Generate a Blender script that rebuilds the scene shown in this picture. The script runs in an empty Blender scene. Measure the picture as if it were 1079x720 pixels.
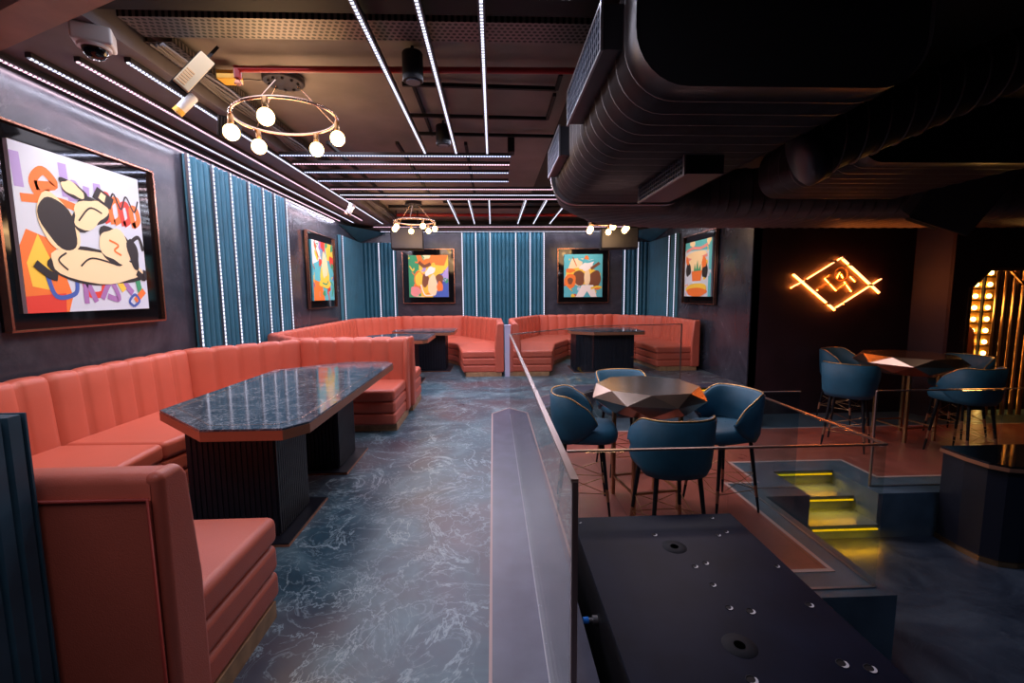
import bpy, math, random
from mathutils import Vector, Matrix
random.seed(7)
PI = math.pi
sc = bpy.context.scene
COL = sc.collection

# ------------------------------------------------------------------ materials
def mat(name, base=(0.5, 0.5, 0.5), rough=0.5, metal=0.0, spec=0.5, coat=0.0, noise=0.0, nscale=8.0, bump=0.0, bscale=60.0):
    m = bpy.data.materials.new(name); m.use_nodes = True
    nt = m.node_tree; b = nt.nodes['Principled BSDF']
    b.inputs['Base Color'].default_value = (*base, 1)
    b.inputs['Roughness'].default_value = rough
    b.inputs['Metallic'].default_value = metal
    b.inputs['Specular IOR Level'].default_value = spec
    b.inputs['Coat Weight'].default_value = coat
    tc = nt.nodes.new('ShaderNodeTexCoord')
    if noise > 0:
        n = nt.nodes.new('ShaderNodeTexNoise'); n.inputs['Scale'].default_value = nscale
        n.inputs['Detail'].default_value = 5
        r = nt.nodes.new('ShaderNodeValToRGB')
        r.color_ramp.elements[0].position = 0.3; r.color_ramp.elements[1].position = 0.7
        r.color_ramp.elements[0].color = (*[c * (1 - noise) for c in base], 1)
        r.color_ramp.elements[1].color = (*[min(1, c * (1 + noise)) for c in base], 1)
        nt.links.new(tc.outputs['Object'], n.inputs['Vector'])
        nt.links.new(n.outputs['Fac'], r.inputs['Fac'])
        nt.links.new(r.outputs['Color'], b.inputs['Base Color'])
    if bump > 0:
        n2 = nt.nodes.new('ShaderNodeTexNoise'); n2.inputs['Scale'].default_value = bscale
        bp = nt.nodes.new('ShaderNodeBump'); bp.inputs['Strength'].default_value = bump
        bp.inputs['Distance'].default_value = 0.004
        nt.links.new(tc.outputs['Object'], n2.inputs['Vector'])
        nt.links.new(n2.outputs['Fac'], bp.inputs['Height'])
        nt.links.new(bp.outputs['Normal'], b.inputs['Normal'])
    return m

def emis(name, color, strength, axis=None, pitch=0.034, duty=0.55, low=0.10):
    m = bpy.data.materials.new(name); m.use_nodes = True
    nt = m.node_tree; nt.nodes.clear()
    o = nt.nodes.new('ShaderNodeOutputMaterial'); e = nt.nodes.new('ShaderNodeEmission')
    e.inputs['Color'].default_value = (*color, 1); e.inputs['Strength'].default_value = strength
    nt.links.new(e.outputs[0], o.inputs['Surface'])
    if axis is not None:
        g = nt.nodes.new('ShaderNodeNewGeometry'); s = nt.nodes.new('ShaderNodeSeparateXYZ')
        nt.links.new(g.outputs['Position'], s.inputs[0])
        md = nt.nodes.new('ShaderNodeMath'); md.operation = 'PINGPONG'; md.inputs[1].default_value = pitch / 2
        nt.links.new(s.outputs[axis], md.inputs[0])
        mr = nt.nodes.new('ShaderNodeMapRange')
        mr.inputs['From Min'].default_value = pitch / 2 * (1 - duty) - 0.003
        mr.inputs['From Max'].default_value = pitch / 2 * (1 - duty) + 0.003
        mr.inputs['To Min'].default_value = strength * low; mr.inputs['To Max'].default_value = strength
        nt.links.new(md.outputs[0], mr.inputs['Value']); nt.links.new(mr.outputs[0], e.inputs['Strength'])
    return m

def marble(name, stops, vein, scale=1.0, rough=0.25, vein_amt=0.6, patch=None, vscale=1.6, tile=None, groove=(0.02, 0.02, 0.03), bump=0.0):
    """Clouded stone with thin warped veins; optional larger patches of another colour and tile joints."""
    m = bpy.data.materials.new(name); m.use_nodes = True
    nt = m.node_tree; L = nt.links; b = nt.nodes['Principled BSDF']
    g = nt.nodes.new('ShaderNodeNewGeometry')
    mp = nt.nodes.new('ShaderNodeMapping'); mp.inputs['Scale'].default_value = (scale, scale, scale)
    L.new(g.outputs['Position'], mp.inputs['Vector'])
    n1 = nt.nodes.new('ShaderNodeTexNoise'); n1.inputs['Scale'].default_value = 1.7; n1.inputs['Detail'].default_value = 8
    n1.inputs['Roughness'].default_value = 0.62; n1.inputs['Distortion'].default_value = 1.4
    L.new(mp.outputs[0], n1.inputs['Vector'])
    r1 = nt.nodes.new('ShaderNodeValToRGB'); cr = r1.color_ramp
    cr.elements[0].position = 0.32; cr.elements[0].color = (*stops[0], 1)
    cr.elements[1].position = 0.68; cr.elements[1].color = (*stops[-1], 1)
    if len(stops) > 2:
        e = cr.elements.new(0.5); e.color = (*stops[1], 1)
    L.new(n1.outputs['Fac'], r1.inputs['Fac'])
    cur = r1.outputs['Color']
    if patch:
        n3 = nt.nodes.new('ShaderNodeTexNoise'); n3.inputs['Scale'].default_value = 0.75; n3.inputs['Detail'].default_value = 3
        L.new(mp.outputs[0], n3.inputs['Vector'])
        r3 = nt.nodes.new('ShaderNodeValToRGB'); r3.color_ramp.elements[0].position = 0.47; r3.color_ramp.elements[1].position = 0.55
        r3.color_ramp.elements[1].color = (0.75, 0.75, 0.75, 1)
        L.new(n3.outputs['Fac'], r3.inputs['Fac'])
        mx = nt.nodes.new('ShaderNodeMixRGB'); mx.inputs['Color2'].default_value = (*patch, 1)
        L.new(r3.outputs['Color'], mx.inputs['Fac']); L.new(cur, mx.inputs['Color1']); cur = mx.outputs['Color']
    # veins: |noise-0.5| thin bands at two scales
    vsum = None
    for vs, wd, am in ((vscale, 0.012, 1.0), (vscale * 3.1, 0.018, 0.55)):
        n2 = nt.nodes.new('ShaderNodeTexNoise'); n2.inputs['Scale'].default_value = vs; n2.inputs['Detail'].default_value = 6
        n2.inputs['Distortion'].default_value = 2.2; n2.inputs['Roughness'].default_value = 0.6
        L.new(mp.outputs[0], n2.inputs['Vector'])
        s = nt.nodes.new('ShaderNodeMath'); s.operation = 'SUBTRACT'; s.inputs[1].default_value = 0.5
        a = nt.nodes.new('ShaderNodeMath'); a.operation = 'ABSOLUTE'
        mr = nt.nodes.new('ShaderNodeMapRange'); mr.inputs['From Max'].default_value = wd
        mr.inputs['To Min'].default_value = am * vein_amt; mr.inputs['To Max'].default_value = 0
        L.new(n2.outputs['Fac'], s.inputs[0]); L.new(s.outputs[0], a.inputs[0]); L.new(a.outputs[0], mr.inputs['Value'])
        if vsum is None: vsum = mr.outputs[0]
        else:
            ad = nt.nodes.new('ShaderNodeMath'); ad.operation = 'MAXIMUM'
            L.new(vsum, ad.inputs[0]); L.new(mr.outputs[0], ad.inputs[1]); vsum = ad.outputs[0]
    mv = nt.nodes.new('ShaderNodeMixRGB'); mv.inputs['Color2'].default_value = (*vein, 1)
    L.new(vsum, mv.inputs['Fac']); L.new(cur, mv.inputs['Color1']); cur = mv.outputs['Color']
    if tile:
        sp = nt.nodes.new('ShaderNodeSeparateXYZ'); L.new(g.outputs['Position'], sp.inputs[0])
        prev = None
        for ax, sz in tile:
            pp = nt.nodes.new('ShaderNodeMath'); pp.operation = 'PINGPONG'; pp.inputs[1].default_value = sz / 2
            lt = nt.nodes.new('ShaderNodeMath'); lt.operation = 'LESS_THAN'; lt.inputs[1].default_value = 0.0025
            L.new(sp.outputs[ax], pp.inputs[0]); L.new(pp.outputs[0], lt.inputs[0])
            if prev is None: prev = lt.outputs[0]
            else:
                mm = nt.nodes.new('ShaderNodeMath'); mm.operation = 'MAXIMUM'
                L.new(prev, mm.inputs[0]); L.new(lt.outputs[0], mm.inputs[1]); prev = mm.outputs[0]
        mg = nt.nodes.new('ShaderNodeMixRGB'); mg.inputs['Color2'].default_value = (*groove, 1)
        L.new(prev, mg.inputs['Fac']); L.new(cur, mg.inputs['Color1']); cur = mg.outputs['Color']
    L.new(cur, b.inputs['Base Color'])
    rr = nt.nodes.new('ShaderNodeMapRange'); rr.inputs['From Min'].default_value = 0.3; rr.inputs['From Max'].default_value = 0.7
    rr.inputs['To Min'].default_value = rough * 0.75; rr.inputs['To Max'].default_value = rough * 1.3
    L.new(n1.outputs['Fac'], rr.inputs['Value']); L.new(rr.outputs[0], b.inputs['Roughness'])
    if bump:
        bp = nt.nodes.new('ShaderNodeBump'); bp.inputs['Strength'].default_value = bump; bp.inputs['Distance'].default_value = 0.02
        L.new(n1.outputs['Fac'], bp.inputs['Height']); L.new(bp.outputs['Normal'], b.inputs['Normal'])
    return m

def glass_mat(name, tint=(0.93, 0.97, 0.96), ior=1.5):
    m = bpy.data.materials.new(name); m.use_nodes = True
    nt = m.node_tree; nt.nodes.clear(); L = nt.links
    o = nt.nodes.new('ShaderNodeOutputMaterial'); t = nt.nodes.new('ShaderNodeBsdfTransparent')
    t.inputs['Color'].default_value = (*tint, 1)
    gl = nt.nodes.new('ShaderNodeBsdfGlossy'); gl.inputs['Roughness'].default_value = 0.0
    lw = nt.nodes.new('ShaderNodeLayerWeight'); lw.inputs['Blend'].default_value = 0.5
    pw = nt.nodes.new('ShaderNodeMath'); pw.operation = 'POWER'; pw.inputs[1].default_value = 5.0
    L.new(lw.outputs['Facing'], pw.inputs[0])
    f0 = ((ior - 1) / (ior + 1)) ** 2
    fr = nt.nodes.new('ShaderNodeMapRange'); fr.inputs['To Min'].default_value = f0; fr.inputs['To Max'].default_value = 1.0
    L.new(pw.outputs[0], fr.inputs['Value'])
    mx = nt.nodes.new('ShaderNodeMixShader')
    L.new(fr.outputs[0], mx.inputs[0]); L.new(t.outputs[0], mx.inputs[1]); L.new(gl.outputs[0], mx.inputs[2])
    L.new(mx.outputs[0], o.inputs['Surface'])
    return m

def perforated(name, base, hole, sx, sy, rough=0.4, metal=0.6, thr=0.26):
    m = bpy.data.materials.new(name); m.use_nodes = True
    nt = m.node_tree; L = nt.links; b = nt.nodes['Principled BSDF']
    g = nt.nodes.new('ShaderNodeNewGeometry'); s = nt.nodes.new('ShaderNodeSeparateXYZ'); L.new(g.outputs['Position'], s.inputs[0])
    def M(op, a, bb=None):
        n = nt.nodes.new('ShaderNodeMath'); n.operation = op
        for i, v in enumerate((a, bb)):
            if v is None: continue
            if isinstance(v, (int, float)): n.inputs[i].default_value = v
            else: L.new(v, n.inputs[i])
        return n.outputs[0]
    sm = M('MULTIPLY', s.outputs[0], sx); tm = M('MULTIPLY', s.outputs[1], sy)
    row = M('FLOOR', tm); sh = M('MULTIPLY', M('MODULO', row, 2.0), 0.5)
    fx = M('ABSOLUTE', M('SUBTRACT', M('FRACT', M('ADD', sm, sh)), 0.5))
    fy = M('ABSOLUTE', M('SUBTRACT', M('FRACT', tm), 0.5))
    h = M('LESS_THAN', M('ADD', M('MULTIPLY', fx, fx), M('MULTIPLY', fy, fy)), thr * thr)
    mx = nt.nodes.new('ShaderNodeMixRGB'); mx.inputs['Color1'].default_value = (*base, 1); mx.inputs['Color2'].default_value = (*hole, 1)
    L.new(h, mx.inputs['Fac']); L.new(mx.outputs[0], b.inputs['Base Color'])
    b.inputs['Roughness'].default_value = rough; b.inputs['Metallic'].default_value = metal
    return m

M = {}
M['leather'] = mat('coral_leather', (0.53, 0.115, 0.070), 0.42, spec=0.4, noise=0.06, nscale=3, bump=0.25, bscale=220)
M['leather_dark'] = mat('coral_piping', (0.42, 0.05, 0.035), 0.5)
M['plinth'] = mat('oak_plinth', (0.38, 0.22, 0.11), 0.5, noise=0.25, nscale=14)
M['floor'] = marble('slate_blue_floor', [(0.014, 0.038, 0.060), (0.036, 0.088, 0.120), (0.11, 0.20, 0.235)], (0.34, 0.46, 0.50),
                    scale=0.8, rough=0.36, vein_amt=0.75, patch=(0.075, 0.050, 0.064), vscale=1.3)
M['strip'] = mat('grey_stone_border', (0.075, 0.075, 0.115), 0.30, noise=0.22, nscale=5)
M['inlay'] = mat('pale_inlay', (0.45, 0.30, 0.27), 0.4)
M['terra'] = marble('terracotta_floor', [(0.24, 0.060, 0.042), (0.36, 0.095, 0.068)], (0.12, 0.035, 0.028), scale=1.2, rough=0.36, vein_amt=0.15,
                    tile=((0, 0.62),), groove=(0.12, 0.03, 0.025))
M['slab'] = mat('blue_grey_slab', (0.06, 0.095, 0.125), 0.35, noise=0.3, nscale=3)
M['dance'] = marble('dark_blue_dance_floor', [(0.016, 0.022, 0.036), (0.03, 0.043, 0.064), (0.05, 0.07, 0.095)], (0.10, 0.12, 0.15), scale=0.9,
                    rough=0.4, vein_amt=0.25)
M['black'] = mat('matt_black', (0.006, 0.006, 0.009), 0.6, spec=0.25)
M['blackp'] = mat('black_laminate', (0.008, 0.010, 0.018), 0.42, spec=0.4)
M['boardtop'] = mat('dark_board_top', (0.006, 0.009, 0.022), 0.45, spec=0.07, noise=0.3, nscale=4)
M['rail'] = mat('pinkish_steel_rail', (0.42, 0.31, 0.27), 0.3, metal=0.9)
M['hole'] = mat('hole_black', (0.001, 0.001, 0.001), 0.9, spec=0.0)
M['wall'] = marble('charcoal_marble_wall', [(0.022, 0.025, 0.036), (0.034, 0.038, 0.053), (0.058, 0.064, 0.085)], (0.10, 0.095, 0.11), scale=0.55,
                   rough=0.22, vein_amt=0.10, vscale=0.9)
M['plum'] = mat('dark_plum_wall', (0.020, 0.008, 0.013), 0.55, noise=0.25, nscale=2)
M['ceil'] = mat('painted_slab', (0.20, 0.175, 0.17), 0.75, noise=0.22, nscale=1.6)
M['ceil_d'] = mat('dark_painted_slab', (0.012, 0.011, 0.014), 0.8, noise=0.2, nscale=1.6)
M['soffit'] = mat('soffit_board', (0.14, 0.125, 0.145), 0.6, noise=0.2, nscale=2)
M['beam'] = mat('brown_steel_beam', (0.30, 0.15, 0.10), 0.5, noise=0.2, nscale=4)
M['curtain'] = mat('teal_velvet_flutes', (0.022, 0.135, 0.205), 0.62, noise=0.12, nscale=3)
M['navyf'] = mat('navy_fluted_timber', (0.040, 0.105, 0.150), 0.45, noise=0.2, nscale=6)
M['blue'] = mat('petrol_blue_upholstery', (0.010, 0.085, 0.150), 0.6, noise=0.1, nscale=10, bump=0.15, bscale=300)
M['gold'] = mat('gold_piping', (0.55, 0.34, 0.13), 0.35, metal=0.8)
M['brass'] = mat('brushed_brass', (0.46, 0.27, 0.13), 0.3, metal=1.0, noise=0.15, nscale=9)
M['bronze'] = mat('bronze_facets', (0.34, 0.25, 0.20), 0.32, metal=1.0, noise=0.12, nscale=4)
M['bronze_top'] = mat('brushed_bronze_top', (0.45, 0.36, 0.32), 0.22, metal=1.0, noise=0.1, nscale=5)
M['copper'] = mat('copper_edge', (0.36, 0.16, 0.09), 0.4, metal=0.5)
M['rose'] = mat('rose_gold_trim', (0.50, 0.24, 0.17), 0.22, metal=0.95)
M['chrome'] = mat('pale_copper_tube', (0.72, 0.50, 0.40), 0.2, metal=1.0)
M['tabletop'] = marble('dark_veined_tabletop', [(0.018, 0.026, 0.042), (0.042, 0.06, 0.085), (0.10, 0.13, 0.16)], (0.50, 0.54, 0.58), scale=1.6,
                       rough=0.09, vein_amt=0.5, vscale=1.4)
M['gloss'] = mat('black_gloss_frame', (0.004, 0.004, 0.005), 0.06)
M['glass'] = glass_mat('clear_glass')
M['glass_b'] = glass_mat('blue_tinted_glass', (0.72, 0.86, 0.93), 1.6)
M['duct'] = mat('black_spiral_duct', (0.070, 0.060, 0.062), 0.42, metal=0.3, noise=0.2, nscale=6)
M['duct_d'] = mat('black_duct_end', (0.006, 0.006, 0.009), 0.7)
M['vent'] = mat('dark_sheet_metal', (0.045, 0.045, 0.055), 0.4, metal=0.5)
M['grille'] = mat('blue_grey_grille', (0.10, 0.12, 0.17), 0.45, metal=0.4)
M['red'] = mat('red_fire_pipe', (0.30, 0.012, 0.014), 0.35)
M['tray'] = perforated('perforated_steel', (0.16, 0.14, 0.135), (0.004, 0.004, 0.005), 24, 26, thr=0.33)
M['steel'] = mat('galvanised_steel', (0.28, 0.27, 0.29), 0.35, metal=0.8)
M['white'] = mat('white_plastic', (0.72, 0.72, 0.74), 0.4)
M['cream'] = mat('cream_plastic', (0.85, 0.70, 0.45), 0.5)
M['yellow'] = mat('yellow_box', (0.75, 0.42, 0.05), 0.5)
M['cable'] = mat('grey_cable', (0.16, 0.15, 0.16), 0.5)
M['pillar'] = mat('lilac_white_panel', (0.50, 0.50, 0.68), 0.5)
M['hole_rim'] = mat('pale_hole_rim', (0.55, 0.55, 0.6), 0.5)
M['disc'] = mat('dark_grey_disc', (0.016, 0.017, 0.022), 0.6, spec=0.1)
M['bluecap'] = mat('bright_blue_cap', (0.02, 0.22, 0.85), 0.4)
M['maroon'] = mat('maroon_panel', (0.10, 0.018, 0.015), 0.6)
LW, LP, LB = (0.80, 0.80, 1.0), (1.0, 0.62, 0.78), (0.60, 0.66, 1.0)
LS = 2.6
for ax in range(3):
    M['led%dw' % ax] = emis('led_white_%s' % 'xyz'[ax], LW, LS, ax)
    M['led%dp' % ax] = emis('led_pink_%s' % 'xyz'[ax], LP, LS, ax)
    M['led%db' % ax] = emis('led_blue_%s' % 'xyz'[ax], LB, LS, ax)
M['wled'] = emis('wall_led', (0.80, 0.80, 1.0), 2.2, 2, pitch=0.05, duty=0.6, low=0.25)
M['bulb'] = emis('warm_filament_bulb', (1.0, 0.60, 0.24), 14)
M['bulb_f'] = emis('warm_small_bulb', (1.0, 0.58, 0.22), 14)
M['neon'] = emis('amber_neon', (1.0, 0.50, 0.22), 3.2)
M['neon_b'] = emis('amber_back_glow', (1.0, 0.20, 0.02), 42)
M['step'] = emis('yellow_step_light', (1.0, 0.52, 0.0), 1.1)
M['portal'] = emis('amber_portal_bulb', (1.0, 0.55, 0.14), 16)
M['amberp'] = mat('amber_mirror_panel', (0.85, 0.42, 0.08), 0.35, metal=0.5)

# ------------------------------------------------------------------ mesh builder
class MB:
    def __init__(s):
        s.v = []; s.f = []; s.mi = []; s.sm = []
    def add(s, vs, fs, mi=0, smooth=False):
        o = len(s.v); s.v += [tuple(p) for p in vs]
        for f in fs:
            s.f.append([i + o for i in f]); s.mi.append(mi); s.sm.append(smooth)
        return s
    def box(s, x0, y0, z0, x1, y1, z1, mi=0):
        vs = [(x0, y0, z0), (x1, y0, z0), (x1, y1, z0), (x0, y1, z0), (x0, y0, z1), (x1, y0, z1), (x1, y1, z1), (x0, y1, z1)]
        return s.add(vs, [(3, 2, 1, 0), (4, 5, 6, 7), (0, 1, 5, 4), (1, 2, 6, 5), (2, 3, 7, 6), (3, 0, 4, 7)], mi)
    def prism(s, pts, z0, z1, mi=0, top=True, bottom=True):
        a = sum(pts[i][0] * pts[(i + 1) % len(pts)][1] - pts[(i + 1) % len(pts)][0] * pts[i][1] for i in range(len(pts)))
        if a < 0: pts = pts[::-1]
        n = len(pts); vs = [(p[0], p[1], z0) for p in pts] + [(p[0], p[1], z1) for p in pts]
        fs = [(i, (i + 1) % n, n + (i + 1) % n, n + i) for i in range(n)]
        if bottom: fs.append(tuple(range(n - 1, -1, -1)))
        if top: fs.append(tuple(range(n, 2 * n)))
        return s.add(vs, fs, mi)
    def beam(s, a, b, w, h, mi=0, up=(0, 0, 1)):
        a, b = Vector(a), Vector(b); d = (b - a).normalized(); u = Vector(up)
        if abs(d.dot(u)) > 0.99: u = Vector((0, 1, 0))
        r = d.cross(u).normalized(); u = r.cross(d).normalized()
        c = []
        for p in (a, b):
            for sx, sz in ((-1, -1), (1, -1), (1, 1), (-1, 1)):
                c.append(p + r * sx * w / 2 + u * sz * h / 2)
        return s.add(c, [(0, 3, 2, 1), (4, 5, 6, 7), (0, 1, 5, 4), (1, 2, 6, 5), (2, 3, 7, 6), (3, 0, 4, 7)][::1], mi)
    def tube(s, pts, r, seg=8, mi=0, closed=False, smooth=True):
        pts = [Vector(p) for p in pts]; n = len(pts)
        rs = r if isinstance(r, (list, tuple)) else [r] * n
        rings = []; pu = None
        for i, p in enumerate(pts):
            if closed: t = pts[(i + 1) % n] - pts[i - 1]
            else: t = pts[min(i + 1, n - 1)] - pts[max(i - 1, 0)]
            t.normalize()
            if pu is None:
                u = Vector((0, 0, 1)) if abs(t.z) < 0.9 else Vector((1, 0, 0))
            else: u = pu
            u = (u - t * u.dot(t)).normalized(); pu = u; w = t.cross(u)
            rings.append([p + (u * math.cos(2 * PI * k / seg) + w * math.sin(2 * PI * k / seg)) * rs[i] for k in range(seg)])
        vs = [q for rg in rings for q in rg]; fs = []
        m = n if closed else n - 1
        for i in range(m):
            j = (i + 1) % n
            for k in range(seg):
                k2 = (k + 1) % seg
                fs.append((i * seg + k, i * seg + k2, j * seg + k2, j * seg + k))
        s.add(vs, fs, mi, smooth)
        if not closed:
            s.add(rings[0], [tuple(range(seg - 1, -1, -1))], mi); s.add(rings[-1], [tuple(range(seg))], mi)
        return s
    def lathe(s, prof, c=(0, 0, 0), seg=20, mi=0, smooth=True, cap=True):
        vs = []; fs = []
        for (r, z) in prof:
            for k in range(seg):
                a = 2 * PI * k / seg; vs.append((c[0] + r * math.cos(a), c[1] + r * math.sin(a), c[2] + z))
        for i in range(len(prof) - 1):
            for k in range(seg):
                k2 = (k + 1) % seg; fs.append((i * seg + k, i * seg + k2, (i + 1) * seg + k2, (i + 1) * seg + k))
        s.add(vs, fs, mi, smooth)
        if cap:
            n = len(prof)
            s.add(vs[:seg], [tuple(range(seg - 1, -1, -1))], mi); s.add(vs[(n - 1) * seg:], [tuple(range(seg))], mi)
        return s
    def grid(s, rows, mi=0, smooth=True, wrap=False):
        n = len(rows[0]); vs = [p for r in rows for p in r]; fs = []
        for i in range(len(rows) - 1):
            for k in range(n if wrap else n - 1):
                k2 = (k + 1) % n; fs.append((i * n + k, i * n + k2, (i + 1) * n + k2, (i + 1) * n + k))
        return s.add(vs, fs, mi, smooth)
    def build(s, name, mats, parent=None, bevel=0, bseg=3, blimit=40, weld=False):
        me = bpy.data.meshes.new(name); me.from_pydata(s.v, [], s.f); me.update()
        if not isinstance(mats, (list, tuple)): mats = [mats]
        for m in mats: me.materials.append(m)
        for p, mi, sm in zip(me.polygons, s.mi, s.sm): p.material_index = mi; p.use_smooth = sm
        o = bpy.data.objects.new(name, me); COL.objects.link(o)
        if parent: o.parent = parent
        if bevel:
            b = o.modifiers.new('Bevel', 'BEVEL'); b.width = bevel; b.segments = bseg; b.limit_method = 'ANGLE'; b.angle_limit = math.radians(blimit)
            for p in me.polygons: p.use_smooth = True
            b.harden_normals = True
        return o

def fix(o):
    import bmesh
    bm = bmesh.new(); bm.from_mesh(o.data); bmesh.ops.recalc_face_normals(bm, faces=bm.faces); bm.to_mesh(o.data); bm.free()
    return o

def tag(o, label, cat, group=None):
    o['label'] = label; o['category'] = cat
    if group: o['group'] = group
    return o
def struct(o): o['kind'] = 'structure'; return o
def empty(name, label, cat, loc=(0, 0, 0), rz=0, group=None):
    o = bpy.data.objects.new(name, None); COL.objects.link(o); o.location = loc; o.rotation_euler = (0, 0, rz)
    o.empty_display_size = 0.1
    return tag(o, label, cat, group)
def dup(root, loc, rz=0, label=None, scale=None):
    def cp(o, par):
        c = o.copy(); COL.objects.link(c)
        if par: c.parent = par
        for ch in list(o.children): cp(ch, c)
        return c
    r = cp(root, None); r.location = loc; r.rotation_euler = (0, 0, rz)
    if label: r['label'] = label
    if scale: r.scale = scale
    return r

# ------------------------------------------------------------------ camera
cd = bpy.data.cameras.new('camera'); cam = bpy.data.objects.new('camera', cd); COL.objects.link(cam)
Rr = (0.9990851, -0.01198902, 0.04105139); Rf = (-0.04209507, -0.10629006, 0.99344372); Rd = (0.00754706, 0.99426289, 0.10669749)
rot = Matrix(((Rr[0], -Rr[1], -Rr[2]), (Rf[0], -Rf[1], -Rf[2]), (-Rd[0], Rd[1], Rd[2])))
cam.matrix_world = Matrix.Translation((0, 0, 1.6)) @ rot.to_4x4()
cd.sensor_width = 36; cd.lens = 472 / 1079 * 36; cd.clip_start = 0.05; cd.clip_end = 100
sc.camera = cam

# ------------------------------------------------------------------ room shell
XL, XR, YB, ZC = -3.5, 4.3, 12.15, 3.5
ZM, ZD = -0.5, -0.98      # terrace and dance floor levels
YS = 7.35                 # wall that carries the neon sign
def polyobj(name, pts, z0, z1, m):
    b = MB(); b.prism(pts, z0, z1); return struct(b.build(name, m))
up = [(XL, -1.6), (0.42, -1.6), (0.42, 5.75), (1.66, 7.3), (3.2, 7.3), (3.2, YS), (XR + 0.12, YS), (XR + 0.12, YB), (XL, YB)]
polyobj('floor', up, ZD - 0.1, 0.0, M['floor'])
terr = [(0.43, 2.785), (2.775, 2.785), (2.775, 4.3), (3.25, 4.3), (3.25, 4.93), (3.98, 4.93), (3.98, 4.3), (9.8, 4.3), (9.8, YS), (3.2, YS), (3.2, 7.29), (1.67, 7.29), (0.43, 5.74)]
polyobj('floor_terrace', terr, ZD, ZM, M['slab'])
polyobj('floor_dance', [(0.43, -1.6), (9.8, -1.6), (9.8, 7.5), (0.43, 7.5)], ZD - 0.1, ZD - 0.001, M['dance'])
# inlaid terracotta field with a pale outline, and the grey border strip of the upper floor
def offset_inlay(name, pts, z, w, m, closed=True):
    b = MB(); n = len(pts)
    for i in range(n if closed else n - 1):
        a, c = Vector(pts[i]), Vector(pts[(i + 1) % n]); d = (c - a).normalized() * w / 2
        zz = z + 0.0006 * (i % 2); b.beam((a.x - d.x, a.y - d.y, zz), (c.x + d.x, c.y + d.y, zz), w, 0.004)
    return struct(b.build(name, m))
tfield = [(0.44, 3.08), (2.53, 3.08), (2.53, 4.64), (2.90, 4.64), (2.90, 5.23), (4.32, 5.23), (4.32, 4.70), (9.7, 4.70), (9.7, 6.55), (1.4, 6.55), (0.9, 6.2), (0.44, 5.7)]
polyobj('floor_terracotta', tfield, ZM - 0.004, ZM + 0.002, M['terra'])
offset_inlay('trim_1', tfield[:10], ZM + 0.002, 0.035, M['inlay'], closed=False)
bs = [(-0.03, -1.5), (0.42, -1.5), (0.42, 5.76), (1.60, 7.27), (4.2, 7.27), (4.2, 7.62), (1.44, 7.62), (-0.03, 5.86)]
polyobj('floor_border', bs, -0.004, 0.002, M['strip'])
offset_inlay('trim_2', [(-0.03, -1.5), (-0.03, 5.86), (1.44, 7.62), (4.2, 7.62)], 0.002, 0.014, M['inlay'], closed=False)

b = MB(); b.box(XL - 0.15, -1.6, 0, XL, YB + 0.15, ZC + 0.1); struct(b.build('wall_left', M['wall']))
b = MB(); b.box(XL, YB, 0, XR + 0.15, YB + 0.15, ZC + 0.1); struct(b.build('wall_back', M['wall']))
b = MB(); b.box(XR, YS, 0, XR + 0.15, YB, ZC + 0.1); struct(b.build('wall_right', M['wall']))
b = MB(); b.box(XR + 0.02, YS, ZD, 7.1, YS + 0.12, ZC + 0.1); struct(b.build('wall_sign', M['plum']))
b = MB(); b.prism([(7.1, 7.47), (7.1, 7.35), (7.22, 6.86), (7.3, 6.86), (7.3, 7.47)], ZD, ZC + 0.1); struct(b.build('wall_corner', M['plum']))
# portal wall with an octagonal opening
b = MB()
PX0, PX1, PC0, PC1, PZT, PZC = 7.52, 8.95, 7.81, 8.66, 1.92, 1.64
b.box(7.22, 6.8, ZD, PX0, 6.92, ZC + 0.1); b.box(PX1, 6.8, ZD, 9.8, 6.92, ZC + 0.1); b.box(PX0, 6.8, PZT, PX1, 6.92, ZC + 0.1)
for sgn, xa, xb in ((1, PX0, PC0), (-1, PX1, PC1)):
    vs = [(xa, 6.8, PZC), (xa, 6.8, PZT), (xb, 6.8, PZT), (xa, 6.92, PZC), (xa, 6.92, PZT), (xb, 6.92, PZT)]
    b.add(vs, [(0, 1, 2), (5, 4, 3), (0, 2, 5, 3), (0, 3, 4, 1), (1, 4, 5, 2)])
struct(fix(b.build('wall_portal', M['plum'])))
b = MB(); b.box(7.2, 7.75, ZD, 9.8, 7.85, ZC); struct(b.build('wall_portal_back', M['plum']))
b = MB(); b.box(9.8, -1.6, ZD, 9.95, 7.85, ZC + 0.1); struct(b.build('wall_far_right', M['plum']))
b = MB(); b.box(XL - 0.15, -1.75, ZD - 0.1, 9.95, -1.6, ZC + 0.1); struct(b.build('wall_front', M['plum']))
b = MB(); b.box(XL - 0.15, -1.75, ZC, 0.75, YB + 0.15, ZC + 0.12); struct(b.build('ceiling', M['ceil']))
b = MB(); b.box(0.75, -1.75, ZC, 9.95, YB + 0.15, ZC + 0.12); struct(b.build('ceiling_right', M['ceil_d']))
b = MB(); b.box(XL, -1.6, 3.32, -2.5, YB, 3.36); b.box(-2.54, -1.6, 3.36, -2.5, YB, ZC); struct(b.build('ceiling_soffit', M['soffit']))
b = MB(); b.box(XL, 11.75, 3.24, XR, YB, 3.28); struct(b.build('ceiling_soffit_back', M['soffit']))
b = MB(); b.beam((-3.5, 3.27, 3.24), (-1.9, 2.52, 3.24), 0.20, 0.10); struct(b.build('ceiling_beam', M['beam']))
b = MB(); b.box(-2.5, 2.86, 3.36, 0.95, 3.06, ZC); struct(b.build('ceiling_beam_dark', M['black']))

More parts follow.
